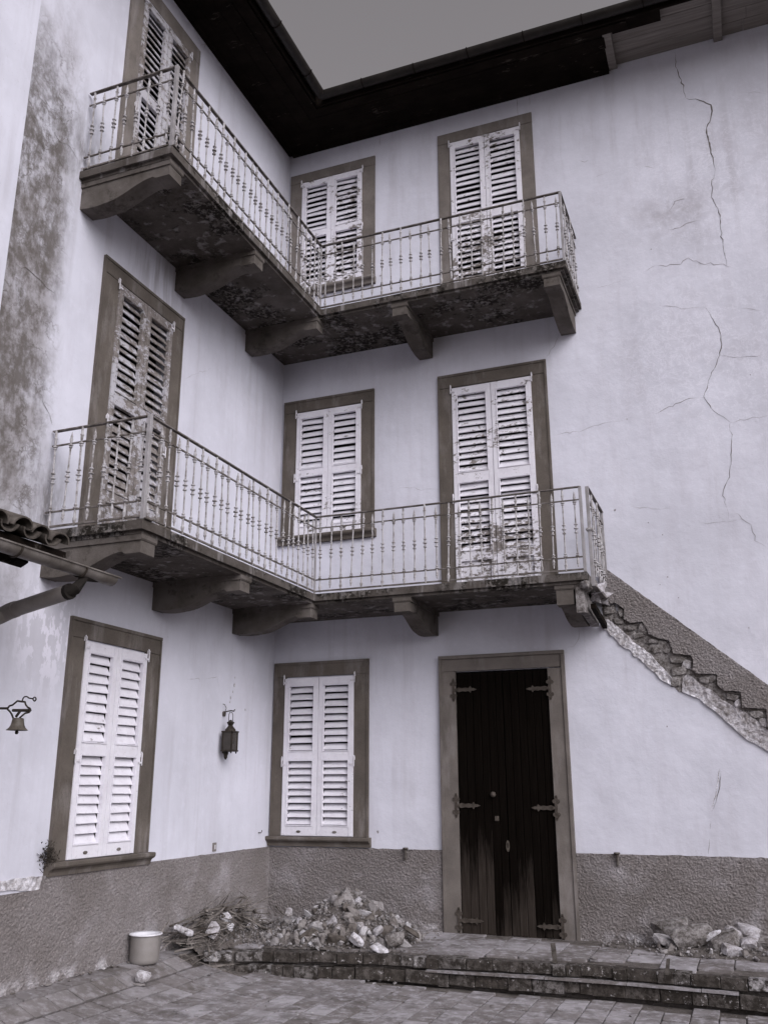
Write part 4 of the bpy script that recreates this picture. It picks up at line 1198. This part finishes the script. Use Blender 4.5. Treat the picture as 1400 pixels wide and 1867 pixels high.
# dry moss in the corner of the sill
rk = random.Random(2)
m = MB()
for k in range(260):
    a, b = -3.80 + rk.gauss(0, .04), 0.93 + rk.gauss(0, .045) + 0.02
    c = Vector((abs(rk.gauss(0.035, .03)), a, b)); d1 = Vector((rk.gauss(0, 1), rk.gauss(0, 1), rk.gauss(0, 1))).normalized() * .018; d2 = Vector((rk.gauss(0, 1), rk.gauss(0, 1), rk.gauss(0, 1))).normalized() * .012
    m.add([c - d1, c + d1, c + d2], [(0, 1, 2)])
mo = m.build('moss_tuft', MT['moss'], house, fix=False); mo['kind'] = 'stuff'

# ------------------------------------------------------------------ tiled canopy at the left edge
GX, GZ = 1.0, 2.975                           # gutter line, parallel to the left wall
can = empty('tiled_canopy', (0.5, -6.0, 2.9))
tag(can, 'low lean-to roof of curved clay tiles with gutter and drain pipe at the left edge', 'roof')
yend = hit(118, 1040, 0, GX).y               # verge of the tiles
yg = hit(195, 1063, 0, GX).y                 # end of the gutter
sl = radians(20)
# barrel tiles: covers over channels
def barrel(r0, r1, L, up):
    n = 8; vs = []; fs = []
    for i, (s_, r) in enumerate(((0.0, r0), (L * .5, (r0 + r1) / 2), (L, r1))):
        for rr in (r, r - 0.013):
            for k in range(n + 1):
                an = pi * k / n
                vs.append((-s_, rr * cos(an), rr * 0.8 * sin(an) * (1 if up else -1)))
    q = 2 * (n + 1)
    for i in range(2):
        for k in range(n):
            for o_ in (0, n + 1): fs.append((i * q + o_ + k, i * q + o_ + k + 1, (i + 1) * q + o_ + k + 1, (i + 1) * q + o_ + k))
        for k in (0, n): fs.append((i * q + k, i * q + n + 1 + k, (i + 1) * q + n + 1 + k, (i + 1) * q + k))
    for i in (0, 2):
        for k in range(n): fs.append((i * q + k, i * q + k + 1, i * q + n + 2 + k, i * q + n + 1 + k))
    return MB().add(vs, fs).mesh('tile', MT['tile'], 'auto')
CV, CH = barrel(0.092, 0.072, 0.42, True), barrel(0.082, 0.094, 0.42, False)
rk = random.Random(31)
pitch = 0.205
for c in range(9):
    yy = yend - 0.085 - c * pitch
    for r in range(3):
        s_ = r * 0.34
        px, pz = GX + 0.035 - s_ * cos(sl), GZ + 0.085 + s_ * sin(sl)
        if r < 3:
            inst('tile', CV, can, (px + rk.uniform(-.02, .02), yy + rk.uniform(-.012, .012), pz + 0.055 + rk.uniform(-.008, .008)), (rk.uniform(-.05, .05), sl + rk.uniform(-.03, .03), rk.uniform(-.05, .05)))
            inst('tile', CH, can, (px + 0.01 + rk.uniform(-.01, .01), yy - pitch / 2, pz + 0.030 + 0.04), (0, sl, rk.uniform(-.03, .03)))
# deck, rafters, eave board
m = MB(); m.prism([(GX - 0.02, GZ + 0.055), (0.017, GZ + 0.055 + (GX - 0.02 - 0.017) * math.tan(sl)), (0.017, GZ + 0.018 + (GX - 0.037) * math.tan(sl)), (GX - 0.02, GZ + 0.018)], lambda a, b, t: (a, t, b), -7.2, yend - 0.02)
m.build('roof_deck', MT['eave'], can)
for yy in (yend - 0.30, yend - 1.0, yend - 1.7):
    m = MB(); m.prism([(GX - 0.10, GZ + 0.040), (0.017, GZ + 0.012 + (GX - 0.117) * math.tan(sl)), (0.017, GZ - 0.10 + (GX - 0.117) * math.tan(sl)), (GX - 0.16, GZ - 0.06), (GX - 0.10, GZ - 0.03)], lambda a, b, t: (a, t, b), yy - 0.05, yy + 0.05)
    m.build('rafter', MT['eave'], can)
MB().box(GX - 0.045, GX - 0.021, -7.2, yend + 0.02, GZ - 0.03, GZ + 0.10).build('eave_board', MT['eave'], can)
gutter(lambda s_, o_, z: (GX + 0.04 + o_, s_, z), -7.2, yg, 0.060, 'gutter', MT['zinc'], can, GZ)
MB().tube([(GX + 0.102, -7.2, GZ + .003), (GX + 0.102, yg + 0.03, GZ + .003)], 0.008, 6).build('gutter_bead', MT['zinc'], can)
for yy in (yg - 0.36, yg - 1.0):
    MB().tube([(GX + 0.04 + 0.066 * cos(pi + pi * q / 8), yy, GZ + 0.066 * sin(pi + pi * q / 8)) for q in range(9)], 0.008, 5).build('gutter_bracket', MT['wire'], can)
# drain pipe: outlet under the gutter, sloping back to the wall, then down
p0 = hit(128, 1078, 0, GX + 0.02); p1 = hit(22, 1113, 0, 0.42); p2 = Vector((0.16, p1.y - 0.28, p1.z - 0.16))
def pipe_piece(name, pts, r):
    MB().tube(pts, r, 14, cap=True).build(name, MT['pipe'], can, 'auto')
pipe_piece('drain_pipe', [p0, p1], 0.056)
d_ = (p1 - p0).normalized()
pipe_piece('pipe_elbow', [p1 - d_ * 0.05, p1 + d_ * 0.02, p1 + d_ * 0.09 + Vector((0, -0.02, -.02)), p2 + Vector((0.02, 0.02, -0.04)), p2 + Vector((0, 0, -0.16))], [0.061] * 5)
pipe_piece('drain_pipe', [p2 + Vector((0, 0, -0.1)), Vector((0.10, p2.y - .05, -0.02))], 0.056)
m = MB(); mouth = p0 - d_ * 0.001
MB().tube([p0 - d_ * 0.004, p0 + d_ * 0.03], 0.0572, 14, cap=True).build('pipe_mouth', MT['dark'], can)
MB().tube([p0 + d_ * .02, p0 - d_ * 0.03 + Vector((0, .02, .012)), Vector((GX + 0.04, p0.y + 0.12, GZ - 0.058)), Vector((GX + 0.04, p0.y + 0.26, GZ - 0.056))], [0.046, 0.042, 0.026, 0.008], 10).build('outlet', MT['dark'], can)
# thin cable and conduit on the wall below the canopy
a, b = PL(12, 1060)
MB().tube([(0.03, -4.80, 3.2), (0.03, -4.79, 2.6), (0.03, -4.785, 0.0)], 0.006, 5).build('cable', MT['wire'], can)

# ------------------------------------------------------------------ bell on a wrought iron bracket
by = -4.9
def BP(u, v): 
    p = hit(u, v, 1, by); return p
bell = empty('wall_bell', (0.0, by, BP(30, 1292).z))
tag(bell, 'small metal bell hanging from a wrought iron wall bracket under the tiled canopy', 'bell')
k = 120 / 1400
def bz(x, y): return BP(x * k, 1230 + y * k)
m = MB(); m.tube([(0.0, by, bz(0, 720).z), bz(0, 722), bz(160, 722)], 0.0085, 6); m.build('arm', MT['wire'], bell)
m = MB()
m.tube([bz(165, 720), bz(200, 670), bz(270, 650), bz(330, 600), bz(370, 565), bz(440, 575), bz(530, 585), bz(550, 650), bz(590, 700), bz(640, 725), bz(655, 765), bz(620, 805), bz(540, 825), bz(480, 870), bz(420, 925)], 0.007, 6)
m.tube([bz(165, 745), bz(220, 800), bz(255, 860), bz(280, 930)], 0.007, 6)
m.build('scroll_frame', MT['wire'], bell)
MB().tube([bz(270, 765), bz(640, 765)], 0.0105, 6).build('cross_bar', MT['wire'], bell)
MB().tube([bz(430, 780), bz(340, 900)], 0.010, 6).build('hanger', MT['wire'], bell)
m = MB(); m.tube([bz(470, 575), bz(490, 510), bz(520, 475), bz(570, 470), bz(620, 505), bz(690, 515)], 0.005, 6)
m.tube([bz(735 + 32 * cos(t * pi / 6), 525 + 40 * sin(t * pi / 6)) for t in range(13)], 0.005, 6); m.build('pull_lever', MT['wire'], bell)
bt, bb = bz(340, 930), bz(360, 1190)
hb = bt.z - bb.z
rs = (bz(540, 1160) - bz(180, 1190)).length / 2
prof = [(0.01, hb), (rs * .42, hb), (rs * .52, hb * .93), (rs * .56, hb * .7), (rs * .62, hb * .42), (rs * .76, hb * .2), (rs * .97, hb * .03), (rs, 0.0), (rs * .94, 0.0), (rs * .7, hb * .2), (rs * .54, hb * .5), (rs * .48, hb * .85), (0.005, hb * .9)]
m = MB(); m.lathe(prof, 20, ((bb.x), by, bb.z), cap=False); m.build('bell_body', MT['brass'], bell, 'auto')
m = MB(); m.lathe([(0.003, hb * .9), (0.003, 0.0), (0.011, -0.006), (0.013, -0.016), (0.008, -0.026), (0.0, -0.027)], 10, (bb.x, by, bb.z), cap=False); m.build('clapper', MT['wire'], bell)

# ------------------------------------------------------------------ carriage lantern on the left wall
lan = empty('wall_lantern', (0.10, -1.17, 1.80))
tag(lan, 'small square dark metal lantern hanging on the left wall', 'lantern')
c = hit(419, 1352, 0, 0.115)
cy, cz = c.y, c.z
W2, H2 = 0.064, 0.094
x0, x1 = 0.115 - W2, 0.115 + W2
m = MB()
for sx in (x0, x1 - 0.016):
    for sy in (cy - W2, cy + W2 - 0.016):
        m.box(sx, sx + 0.016, sy, sy + 0.016, cz - H2, cz + H2)
m.box(x0 - .005, x1 + .005, cy - W2 - .005, cy + W2 + .005, cz + H2 - .002, cz + H2 + .014); m.box(x0 - .005, x1 + .005, cy - W2 - .005, cy + W2 + .005, cz - H2 - .014, cz - H2 + .002)
m.build('lantern_frame', MT['wire'], lan)
for nm, bx in (('pane', (x0 + .006, x1 - .006, cy - W2 + .004, cy - W2 + .007)), ('pane', (x0 + .006, x1 - .006, cy + W2 - .007, cy + W2 - .004)), ('pane', (x1 - .007, x1 - .004, cy - W2 + .008, cy + W2 - .008))):
    MB().box(*bx, cz - H2 + .003, cz + H2 - .003).build(nm, MT['glass'], lan)
MB().box(x0 + .004, x0 + .008, cy - W2 + .008, cy + W2 - .008, cz - H2 + .003, cz + H2 - .003).build('reflector', MT['brass'], lan)
m = MB(); m.lathe([(W2 * .95, H2 + .014), (W2 * .85, H2 + .035), (W2 * .5, H2 + .06), (W2 * .38, H2 + .075), (W2 * .62, H2 + .10), (W2 * .66, H2 + .108), (W2 * .3, H2 + .118), (W2 * .22, H2 + .13), (0.0, H2 + .135)], 16, (0.115, cy, cz), cap=False); m.build('chimney_cap', MT['wire'], lan, 'auto')
m = MB(); m.tube([(0.115, cy - .045, cz + H2 + .09), (0.115, cy - .042, cz + H2 + .19), (0.115, cy - .02, cz + H2 + .215), (0.115, cy + .02, cz + H2 + .215), (0.115, cy + .042, cz + H2 + .19), (0.115, cy + .045, cz + H2 + .09)], 0.004, 6); m.build('handle', MT['wire'], lan)
hz = cz + H2 + .215
m = MB(); m.tube([(0.0, cy + .03, hz + .0), (0.05, cy + .02, hz + .012), (0.115, cy, hz + .018), (0.15, cy, hz + .01), (0.16, cy, hz + .03)], 0.007, 6); m.tube([(0.02, cy + .03, hz), (0.035, cy + .03, hz + .05), (0.03, cy + .0, hz + .085), (0.02, cy - .02, hz + .09)], 0.004, 6); m.build('wall_hook', MT['rust'], lan)
m = MB(); n = 10; a = cy + .03
m.prism([(a + .026 * cos(2 * pi * q / n), hz - .012 + .03 * sin(2 * pi * q / n)) for q in range(n)], fL, 0.0, 0.02); m.build('wall_rose', MT['rust'], lan)
m = MB(); m.lathe([(0.026, 0), (0.028, -.02), (0.018, -.045), (0.02, -.06), (0.006, -.085)], 10, (0.075, cy - .005, cz - H2 - .013)); m.build('oil_font', MT['wire'], lan)
for sx in (x0 + .012, x1 - .012):
    for sy in (cy - W2 + .012, cy + W2 - .012): MB().lathe([(0.008, 0), (0.009, -.01), (0.004, -.022)], 8, (sx, sy, cz - H2 - .013)).build('foot', MT['wire'], lan)

# switch plate
a, b = PL(390, 1545)
sw = empty('switch_plate', (0.0, a, b))
tag(sw, 'small grey electrical switch plate low on the left wall near the corner', 'switch')
MB().bev(0.0005, 0.012, a - .036, a + .036, b - .044, b + .044, 0.004).build('plate', MT['plastic'], sw)
MB().bev(0.0115, 0.017, a - .010, a + .010, b - .022, b + .022, 0.002).build('rocker', MT['hook'], sw)

# ------------------------------------------------------------------ enamel pot against the left wall
px, py = PG(263, 1748, -0.03)
px = 0.172; t_ = hit(263, 1751, 0, px); py = t_.y; pz = gz(px) + 0.008
pot = empty('enamel_pot', (px, py, pz))
tag(pot, 'grey enamel cooking pot with white lining standing by the left wall', 'pot')
R0, HH = 0.130, 0.232
m = MB(); m.lathe([(0.0, 0.0), (R0 * .9, 0.0), (R0 * .97, 0.012), (R0, 0.035), (R0, HH - .006), (R0 + .004, HH - .003)], 28, (px, py, pz), cap=False); m.build('body', MT['pot'], pot, 'auto')
m = MB(); m.lathe([(0.0, 0.006), (R0 * .9, 0.008), (R0 - .005, 0.035), (R0 - .005, HH - .006), (R0 + .002, HH)], 28, (px, py, pz), cap=False); m.build('lining', MT['enamel'], pot, 'auto')
m = MB(); m.lathe([(R0 + .001, HH - .002), (R0 + .014, HH - .004), (R0 + .016, HH + .002), (R0 + .010, HH + .006), (R0 + .0, HH + .004)], 28, (px, py, pz), cap=False); m.build('rim', MT['enamel'], pot, 'auto')

# ------------------------------------------------------------------ rubble
def shard(rk, sx, sy, sz, n=15):
    bm = bmesh.new()
    for _ in range(n):
        bm.verts.new((rk.uniform(-.5, .5) * sx, rk.uniform(-.5, .5) * sy, rk.uniform(-.5, .5) * sz))
    bmesh.ops.convex_hull(bm, input=bm.verts)
    bmesh.ops.delete(bm, geom=[q for q in bm.verts if not q.link_faces], context='VERTS')
    bmesh.ops.recalc_face_normals(bm, faces=bm.faces)
    me = bpy.data.meshes.new('rubble_stone'); bm.to_mesh(me); bm.free(); me.materials.append(MT['rubble'])
    return me
rk = random.Random(77)
HULLS = [shard(rk, 1.25, rk.uniform(.55, 1.1), rk.uniform(.35, .9), 16) for _ in range(18)] + [hull(rk, 1.05, rk.uniform(.6, .95), rk.uniform(.4, .8), 13, rk.choice((.2, .6, .9))) for _ in range(5)]
def mound_h(x, y):
    h = 0.0
    for (cx, cy_, H, rx, ry, pw) in ((1.36, -0.80, 0.475, 0.80, 0.70, 1.0), (0.92, -1.02, 0.15, 0.55, 0.55, 1.2), (0.12, -1.22, 0.29, 0.46, 1.0, 0.85), (0.55, -0.75, 0.14, 0.5, 0.6, 1.1)):
        d_ = sqrt(((x - cx) / rx) ** 2 + ((y - cy_) / ry) ** 2)
        if d_ < 1: h = max(h, H * (1 - d_) ** pw)
    return h
def base_z(x, y):
    if x > 0.46 and y > ey(x) + 0.03: return 0.006
    return gz(x) + 0.004
def mound(name, fn, x0, x1, y0, y1, cell, label):
    nx, ny = int((x1 - x0) / cell), int((y1 - y0) / cell)
    m = MB(); idx = {}
    def V(i, j):
        if (i, j) not in idx:
            x, y = x0 + i * cell, y0 + j * cell
            h = fn(x, y)
            z = base_z(x, y) - 0.012 + h + (0.022 * nz(x, y, 2, 14) + 0.012 * nz(x, y, 7, 35)) * min(1, h / 0.05)
            idx[i, j] = len(m.v); m.v.append(Vector((x, y, z)))
        return idx[i, j]
    for i in range(nx):
        for j in range(ny):
            xc, yc = x0 + (i + .5) * cell, y0 + (j + .5) * cell
            if fn(xc, yc) > 0.001: m.f.append((V(i, j), V(i + 1, j), V(i + 1, j + 1), V(i, j + 1)))
    o = m.build(name, MT['dirt'], None, fix=False, base=True)
    tag(o, label, 'debris', kind='stuff')
mound('debris_mound', mound_h, 0.05, 2.3, -1.95, -0.04, 0.022, 'dark earth and crumbled mortar heaped in the corner beneath the stones')

def stone(x, y, z, s, label, group, rot=None, me=None, sc=None):
    o = inst('rubble_stone', me or rk.choice(HULLS), None, (x, y, z), rot or (rk.uniform(0, 6.3), rk.uniform(0, 6.3), rk.uniform(0, 6.3)), sc or (s, s, s))
    tag(o, label, 'stone', group)
    return o
G1 = 'stones of the rubble heap beside the door'
n = 0
while n < 285:
    x, y = rk.uniform(0.62, 2.15), rk.uniform(-1.52, -0.15)
    h = mound_h(x, y)
    if h < 0.012: continue
    if x < 1.0 and rk.random() < 0.6: continue
    s = min(0.18, max(0.035, rk.lognormvariate(-2.62, 0.42)))
    stone(x, y, base_z(x, y) + h - s * 0.02, s, 'broken piece of masonry in the rubble heap between the window and the door', G1)
    n += 1
# crumbs too small to count: one mesh
def crumbs(name, n, area, fn, label, smin=0.010, smax=0.038):
    m = MB(); r3 = random.Random(n)
    k = 0
    while k < n:
        x, y = r3.uniform(*area[0]), r3.uniform(*area[1])
        h = fn(x, y)
        if h < 0.006 and r3.random() > 0.10: continue
        s_ = r3.uniform(smin, smax); c_ = Vector((x, y, base_z(x, y) + h + s_ * .1))
        q = [Vector(p) * s_ * .5 for p in ((1, 0, 0), (-.8, .3, 0), (0, 1, .1), (.1, -.9, 0), (0, .1, .8), (.1, 0, -.7))]
        q = [Vector((p.x * r3.uniform(.5, 1.4), p.y * r3.uniform(.5, 1.4), p.z * r3.uniform(.5, 1.4))) for p in q]
        M3 = Matrix.Rotation(r3.uniform(0, 6), 3, 'Z') @ Matrix.Rotation(r3.uniform(0, 6), 3, 'X')
        m.add([c_ + M3 @ p for p in q], [(0, 2, 4), (2, 1, 4), (1, 3, 4), (3, 0, 4), (2, 0, 5), (1, 2, 5), (3, 1, 5), (0, 3, 5)])
        k += 1
    o = m.build(name, MT['crumb'], None, fix=False, base=True)
    tag(o, label, 'debris', kind='stuff')
crumbs('crumbs', 3200, ((0.3, 2.2), (-1.6, -0.1)), mound_h, 'crumbs of mortar and brick over the rubble heap')
# the pieces of the heap that stand out
def at_heap(u, v, y, s, label, rot, sc, boxy=.7, seed=1, mtl=None):
    p = hit(u, v, 1, y); r2 = random.Random(seed)
    me = hull(r2, 1, 1, 1, 16, boxy)
    if mtl: me.materials[0] = MT[mtl]
    return stone(p.x, p.y, p.z, s, label, G1, rot, me, sc)
at_heap(640, 1632, -0.80, .2, 'flat grey stone lying on top of the rubble heap', (0.2, 0.15, 0.4), (0.24, 0.16, 0.10), seed=3, mtl='masonry')
at_heap(560, 1712, -1.34, .2, 'dark wedge shaped slab leaning on the front of the rubble heap', (0.9, -0.5, 0.1), (0.27, 0.06, 0.22), seed=5, mtl='tile')
at_heap(600, 1688, -1.22, .2, 'long pale broken brick in the front face of the rubble heap', (0.5, -0.75, 0.3), (0.20, 0.10, 0.09), seed=6, mtl='mortar')
at_heap(648, 1713, -1.40, .2, 'pale angular chunk of mortar at the foot of the rubble heap', (0.4, 0.6, 0.2), (0.19, 0.10, 0.11), seed=8, mtl='flake')
at_heap(610, 1716, -1.38, .2, 'wide dark stone half buried low in the rubble heap', (0.2, 0.2, 0.1), (0.24, 0.12, 0.14), seed=9, mtl='tile')
at_heap(693, 1730, -1.45, .2, 'flat pale flake lying in front of the rubble heap', (0.25, 0.35, -0.3), (0.19, 0.12, 0.045), seed=10, mtl='flake')
at_heap(718, 1712, -1.20, .2, 'grey sloping block on the right foot of the rubble heap', (0.2, -0.3, 0.4), (0.24, 0.16, 0.13), seed=12, mtl='masonry')
at_heap(750, 1700, -1.00, .2, 'dark flat shard at the right end of the rubble heap', (0.1, 0.5, 0.2), (0.20, 0.12, 0.05), seed=13, mtl='tile')
for k, (u, v, y) in enumerate(((655, 1690, -1.2), (617, 1698, -1.28), (527, 1665, -0.95), (545, 1683, -1.05), (690, 1698, -1.2), (652, 1645, -.9))):
    at_heap(u, v, y, .1, 'small bright lump of lime mortar in the rubble heap', (k, k * .7, k * .3), (0.10, 0.08, 0.085), 0.3, 40 + k, 'mortar')

# brushwood and stones along the left wall
rk = random.Random(12)
GT = 'dry sticks of the brushwood heap'
def stick(p, q, r, label):
    p, q = Vector(p), Vector(q)
    b = Vector((rk.gauss(0, .02), rk.gauss(0, .02), rk.gauss(0, .012)))
    pts = [p, p.lerp(q, .35) + b, p.lerp(q, .7) + b * .5, q]
    o = MB().tube(pts, [r, r * .9, r * .75, r * .45], 5).build('dry_stick', MT['twig'])
    tag(o, label, 'stick', GT)
for k in range(170):
    x, y = min(0.75, max(0.06, rk.gauss(0.27, 0.17))), rk.uniform(-2.15, -0.65)
    a = rk.gauss(pi / 2 - .25, 0.95); L = rk.uniform(0.10, 0.52)
    hx, hy = cos(a) * L / 2, sin(a) * L / 2
    zA = base_z(x, y) + mound_h(x, y) + rk.uniform(0.0, 0.05)
    p = [max(0.05, x - hx), y - hy]; q = [max(0.05, x + hx), y + hy]
    za = max(zA + rk.gauss(-.01, .06), base_z(*p) + mound_h(*p) + .004); zb = max(zA + rk.gauss(.02, .075), base_z(*q) + mound_h(*q) + .004)
    stick((*p, za), (*q, zb), rk.choice((0.003, 0.004, 0.005, 0.006, 0.009, 0.013)), 'thin dry stick in the brushwood heap against the left wall')
pa, pb = hit(395, 1660, 0, 0.20), hit(430, 1643, 0, 0.15)
stick(hit(310, 1690, 0, 0.10), hit(427, 1644, 0, 0.12), 0.011, 'longest dark stick lying along the top of the brushwood heap')
stick(hit(420, 1655, 0, 0.2), hit(468, 1656, 0, 0.25), 0.007, 'thin dark stick pointing right from the top of the brushwood heap')
stick((px + .03, py - .02, pz + 0.13), (px + 0.02, py + 0.33, pz + 0.31), 0.010, 'stick leaning in the enamel pot')
stick(hit(380, 1676, 0, 0.40), hit(412, 1652, 0, 0.36), 0.010, 'stout pale stick rising over the brushwood heap')
GS = 'pale stones on the brushwood heap'
def bs(u, v, x, sc, rot, label, seed, mtl='flake'):
    p = hit(u, v, 0, x); me = hull(random.Random(seed), 1, 1, 1, 18, .55); me.materials[0] = MT[mtl]
    tag(inst('rubble_stone', me, None, p, rot, sc), label, 'stone', GS)
bs(388, 1697, 0.31, (0.13, 0.21, 0.10), (0.5, 0.5, 0.4), 'pale broken brick lying across the middle of the brushwood heap', 3, 'mortar')
bs(412, 1676, 0.24, (0.10, 0.20, 0.12), (-0.5, 0.2, -0.2), 'pale stone slab standing at the top right of the brushwood heap', 4)
bs(335, 1697, 0.21, (0.09, 0.36, 0.07), (-0.35, 0.1, -0.05), 'long light chunk of mortar on the left of the brushwood heap', 5)
bs(460, 1690, 0.42, (0.12, 0.13, 0.09), (0.2, 0.4, 0.2), 'grey stone between the brushwood and the rubble heap', 6, 'mortar')
bs(418, 1693, 0.32, (0.08, 0.10, 0.07), (0.7, 0.1, 0.2), 'small pale stone wedged under sticks right of the brushwood heap', 7)
# white lump on a tile in front of the pot
q = PG(258, 1777, -0.018); zq = gz(q[0]) + .008
me = hull(random.Random(9), 1, 1, 1, 22, .2); me.materials[0] = MT['flake']
tag(inst('tile_shard', hull(random.Random(19), 1, 1, 1, 14, .8), None, (q[0] - .02, q[1], zq + .012), (0, 0, .4), (0.16, 0.13, 0.024)), 'flat dark tile shard under the white lump in front of the pot', 'shard')
tag(inst('rubble_stone', me, None, (q[0], q[1] + .01, zq + 0.062), (0.2, 0.1, 0.3), (0.15, 0.13, 0.10)), 'white lump of plaster on a tile shard in front of the enamel pot', 'stone')

# broken slabs at the right
rk = random.Random(55)
def mound2(x, y):
    h = 0
    for (cx, cy_, H, rx, ry) in ((4.85, -0.36, 0.12, 0.75, 0.42), (4.2, -0.34, 0.035, 0.5, 0.24), (5.6, -0.4, 0.14, 0.9, 0.45)):
        d_ = sqrt(((x - cx) / rx) ** 2 + ((y - cy_) / ry) ** 2)
        if d_ < 1: h = max(h, H * (1 - d_))
    return h
mound('debris_mound', mound2, 3.7, 6.5, -0.9, -0.04, 0.024, 'earth and mortar crumbs under the broken slabs right of the door')
crumbs('crumbs', 700, ((3.75, 6.2), (-0.85, -0.08)), mound2, 'crumbs of mortar round the broken slabs')
GB = 'broken slabs right of the door'
def slab(u, v, y, sc, rot, label, seed, mtl, boxy=.85):
    p = hit(u, v, 1, y); me = hull(random.Random(seed), 1, 1, 1, 20, boxy); me.materials[0] = MT[mtl]
    tag(inst('broken_slab', me, None, p, rot, sc), label, 'rubble', GB)
slab(1226, 1690, -0.24, (0.40, 0.20, 0.17), (0.15, -0.18, 0.1), 'rounded grey block at the top left of the broken slabs', 1, 'masonry')
slab(1218, 1717, -0.42, (0.30, 0.24, 0.09), (0.1, 0.28, 0.2), 'dark tilted slab under the grey block, left of the broken slabs', 2, 'rubble')
slab(1262, 1711, -0.46, (0.40, 0.22, 0.20), (0.55, -0.25, 0.25), 'large pale tilted slab in the middle of the broken slabs', 3, 'masonry')
slab(1284, 1713, -0.52, (0.34, 0.05, 0.07), (0.3, -0.42, 0.1), 'bright broken lime edge across the large tilted slab', 4, 'flake')
slab(1318, 1718, -0.52, (0.36, 0.22, 0.17), (0.3, -0.40, 0.2), 'grey block with pale end leaning right of the large slab', 5, 'masonry')
slab(1334, 1735, -0.62, (0.19, 0.13, 0.13), (0.2, 0.3, 0.4), 'small pale block in front of the leaning grey block', 6, 'mortar')
slab(1361, 1697, -0.30, (0.24, 0.18, 0.14), (0.1, 0.2, 0.5), 'pale jagged stone at the back right of the broken slabs', 7, 'mortar')
slab(1362, 1722, -0.42, (0.24, 0.18, 0.14), (0.3, -.2, 0.1), 'mid grey stone below the jagged stone at the right edge', 8, 'mortar')
slab(1392, 1728, -0.40, (0.22, 0.18, 0.18), (0.2, -.1, 0.6), 'dark grey stone cut by the right picture edge', 9, 'masonry')
slab(1340, 1702, -0.36, (0.20, 0.14, 0.12), (0.2, .5, 0.6), 'light stone behind the leaning grey block', 10, 'mortar')
for k in range(70):
    x, y = rk.uniform(4.1, 5.7), rk.uniform(-0.80, -0.15)
    if mound2(x, y) < 0.004: continue
    s = rk.uniform(0.025, 0.075)
    stone(x, y, 0.006 + mound2(x, y) + s * .15, s, 'small crumb of mortar around the broken slabs right of the door', 'mortar crumbs right of the door')
# loose chips on the paving
for k in range(60):
    x, y = rk.uniform(0.1, 5.4), rk.uniform(-4.3, -1.7)
    if not in_view(x, y, gz(x), 0): continue
    top = y > ey(x) + .03
    s = rk.uniform(0.012, 0.032)
    tag(inst('plaster_chip', rk.choice(HULLS), None, (x, y, gz(x) + .008 + s * .2 if y < ey(x) - .09 else 0.01 + s * .2), (0, 0, rk.uniform(0, 6)), (s, s, s * .6)), 'small pale chip of plaster scattered on the paving', 'chip', 'chips scattered on the paving')
# crumbs along the foot of the left plinth
for k in range(40):
    y = rk.uniform(-4.2, -2.3); s = rk.uniform(0.012, 0.045); x = 0.05 + abs(rk.gauss(0, .03))
    tag(inst('plaster_chip', rk.choice(HULLS), None, (x, y, gz(x) + .008 + s * .2), (0, 0, rk.uniform(0, 6)), (s, s, s * .6)), 'crumb of render at the foot of the left plinth', 'chip', 'crumbs along the left plinth')
q = PG(1083 - 0, 1753, 0.0)
tag(inst('rubble_stone', HULLS[3], None, (q[0], q[1], 0.022), (0, 0, .3), (0.06, 0.05, 0.035)), 'small dark lump alone on the terrace paving right of the door', 'stone')

# iron stubs of the old stair railing in the terrace edge
def stub(u0, v0, v1, w_, label, lean=0.0):
    x, y = PG(u0, v1, 0.0)
    h = hit(u0, v0, 1, y).z
    o = MB().prism([(x - w_ / 2, 0.0), (x + w_ / 2, 0.0), (x + w_ / 2 + lean, h), (x - w_ / 2 + lean, h - .006)], lambda a, b, t: (a, y + t, b), -0.006, 0.006).build('iron_stub', MT['rust'], base=True)
    tag(o, label, 'iron bar', 'iron stubs of the old railing')
stub(1012, 1720, 1757, 0.042, 'upright rusty flat iron bar on the terrace edge in front of the door', -0.012)
stub(1216, 1748, 1778, 0.030, 'short bent rusty iron bar on the terrace edge below the broken slabs', 0.02)
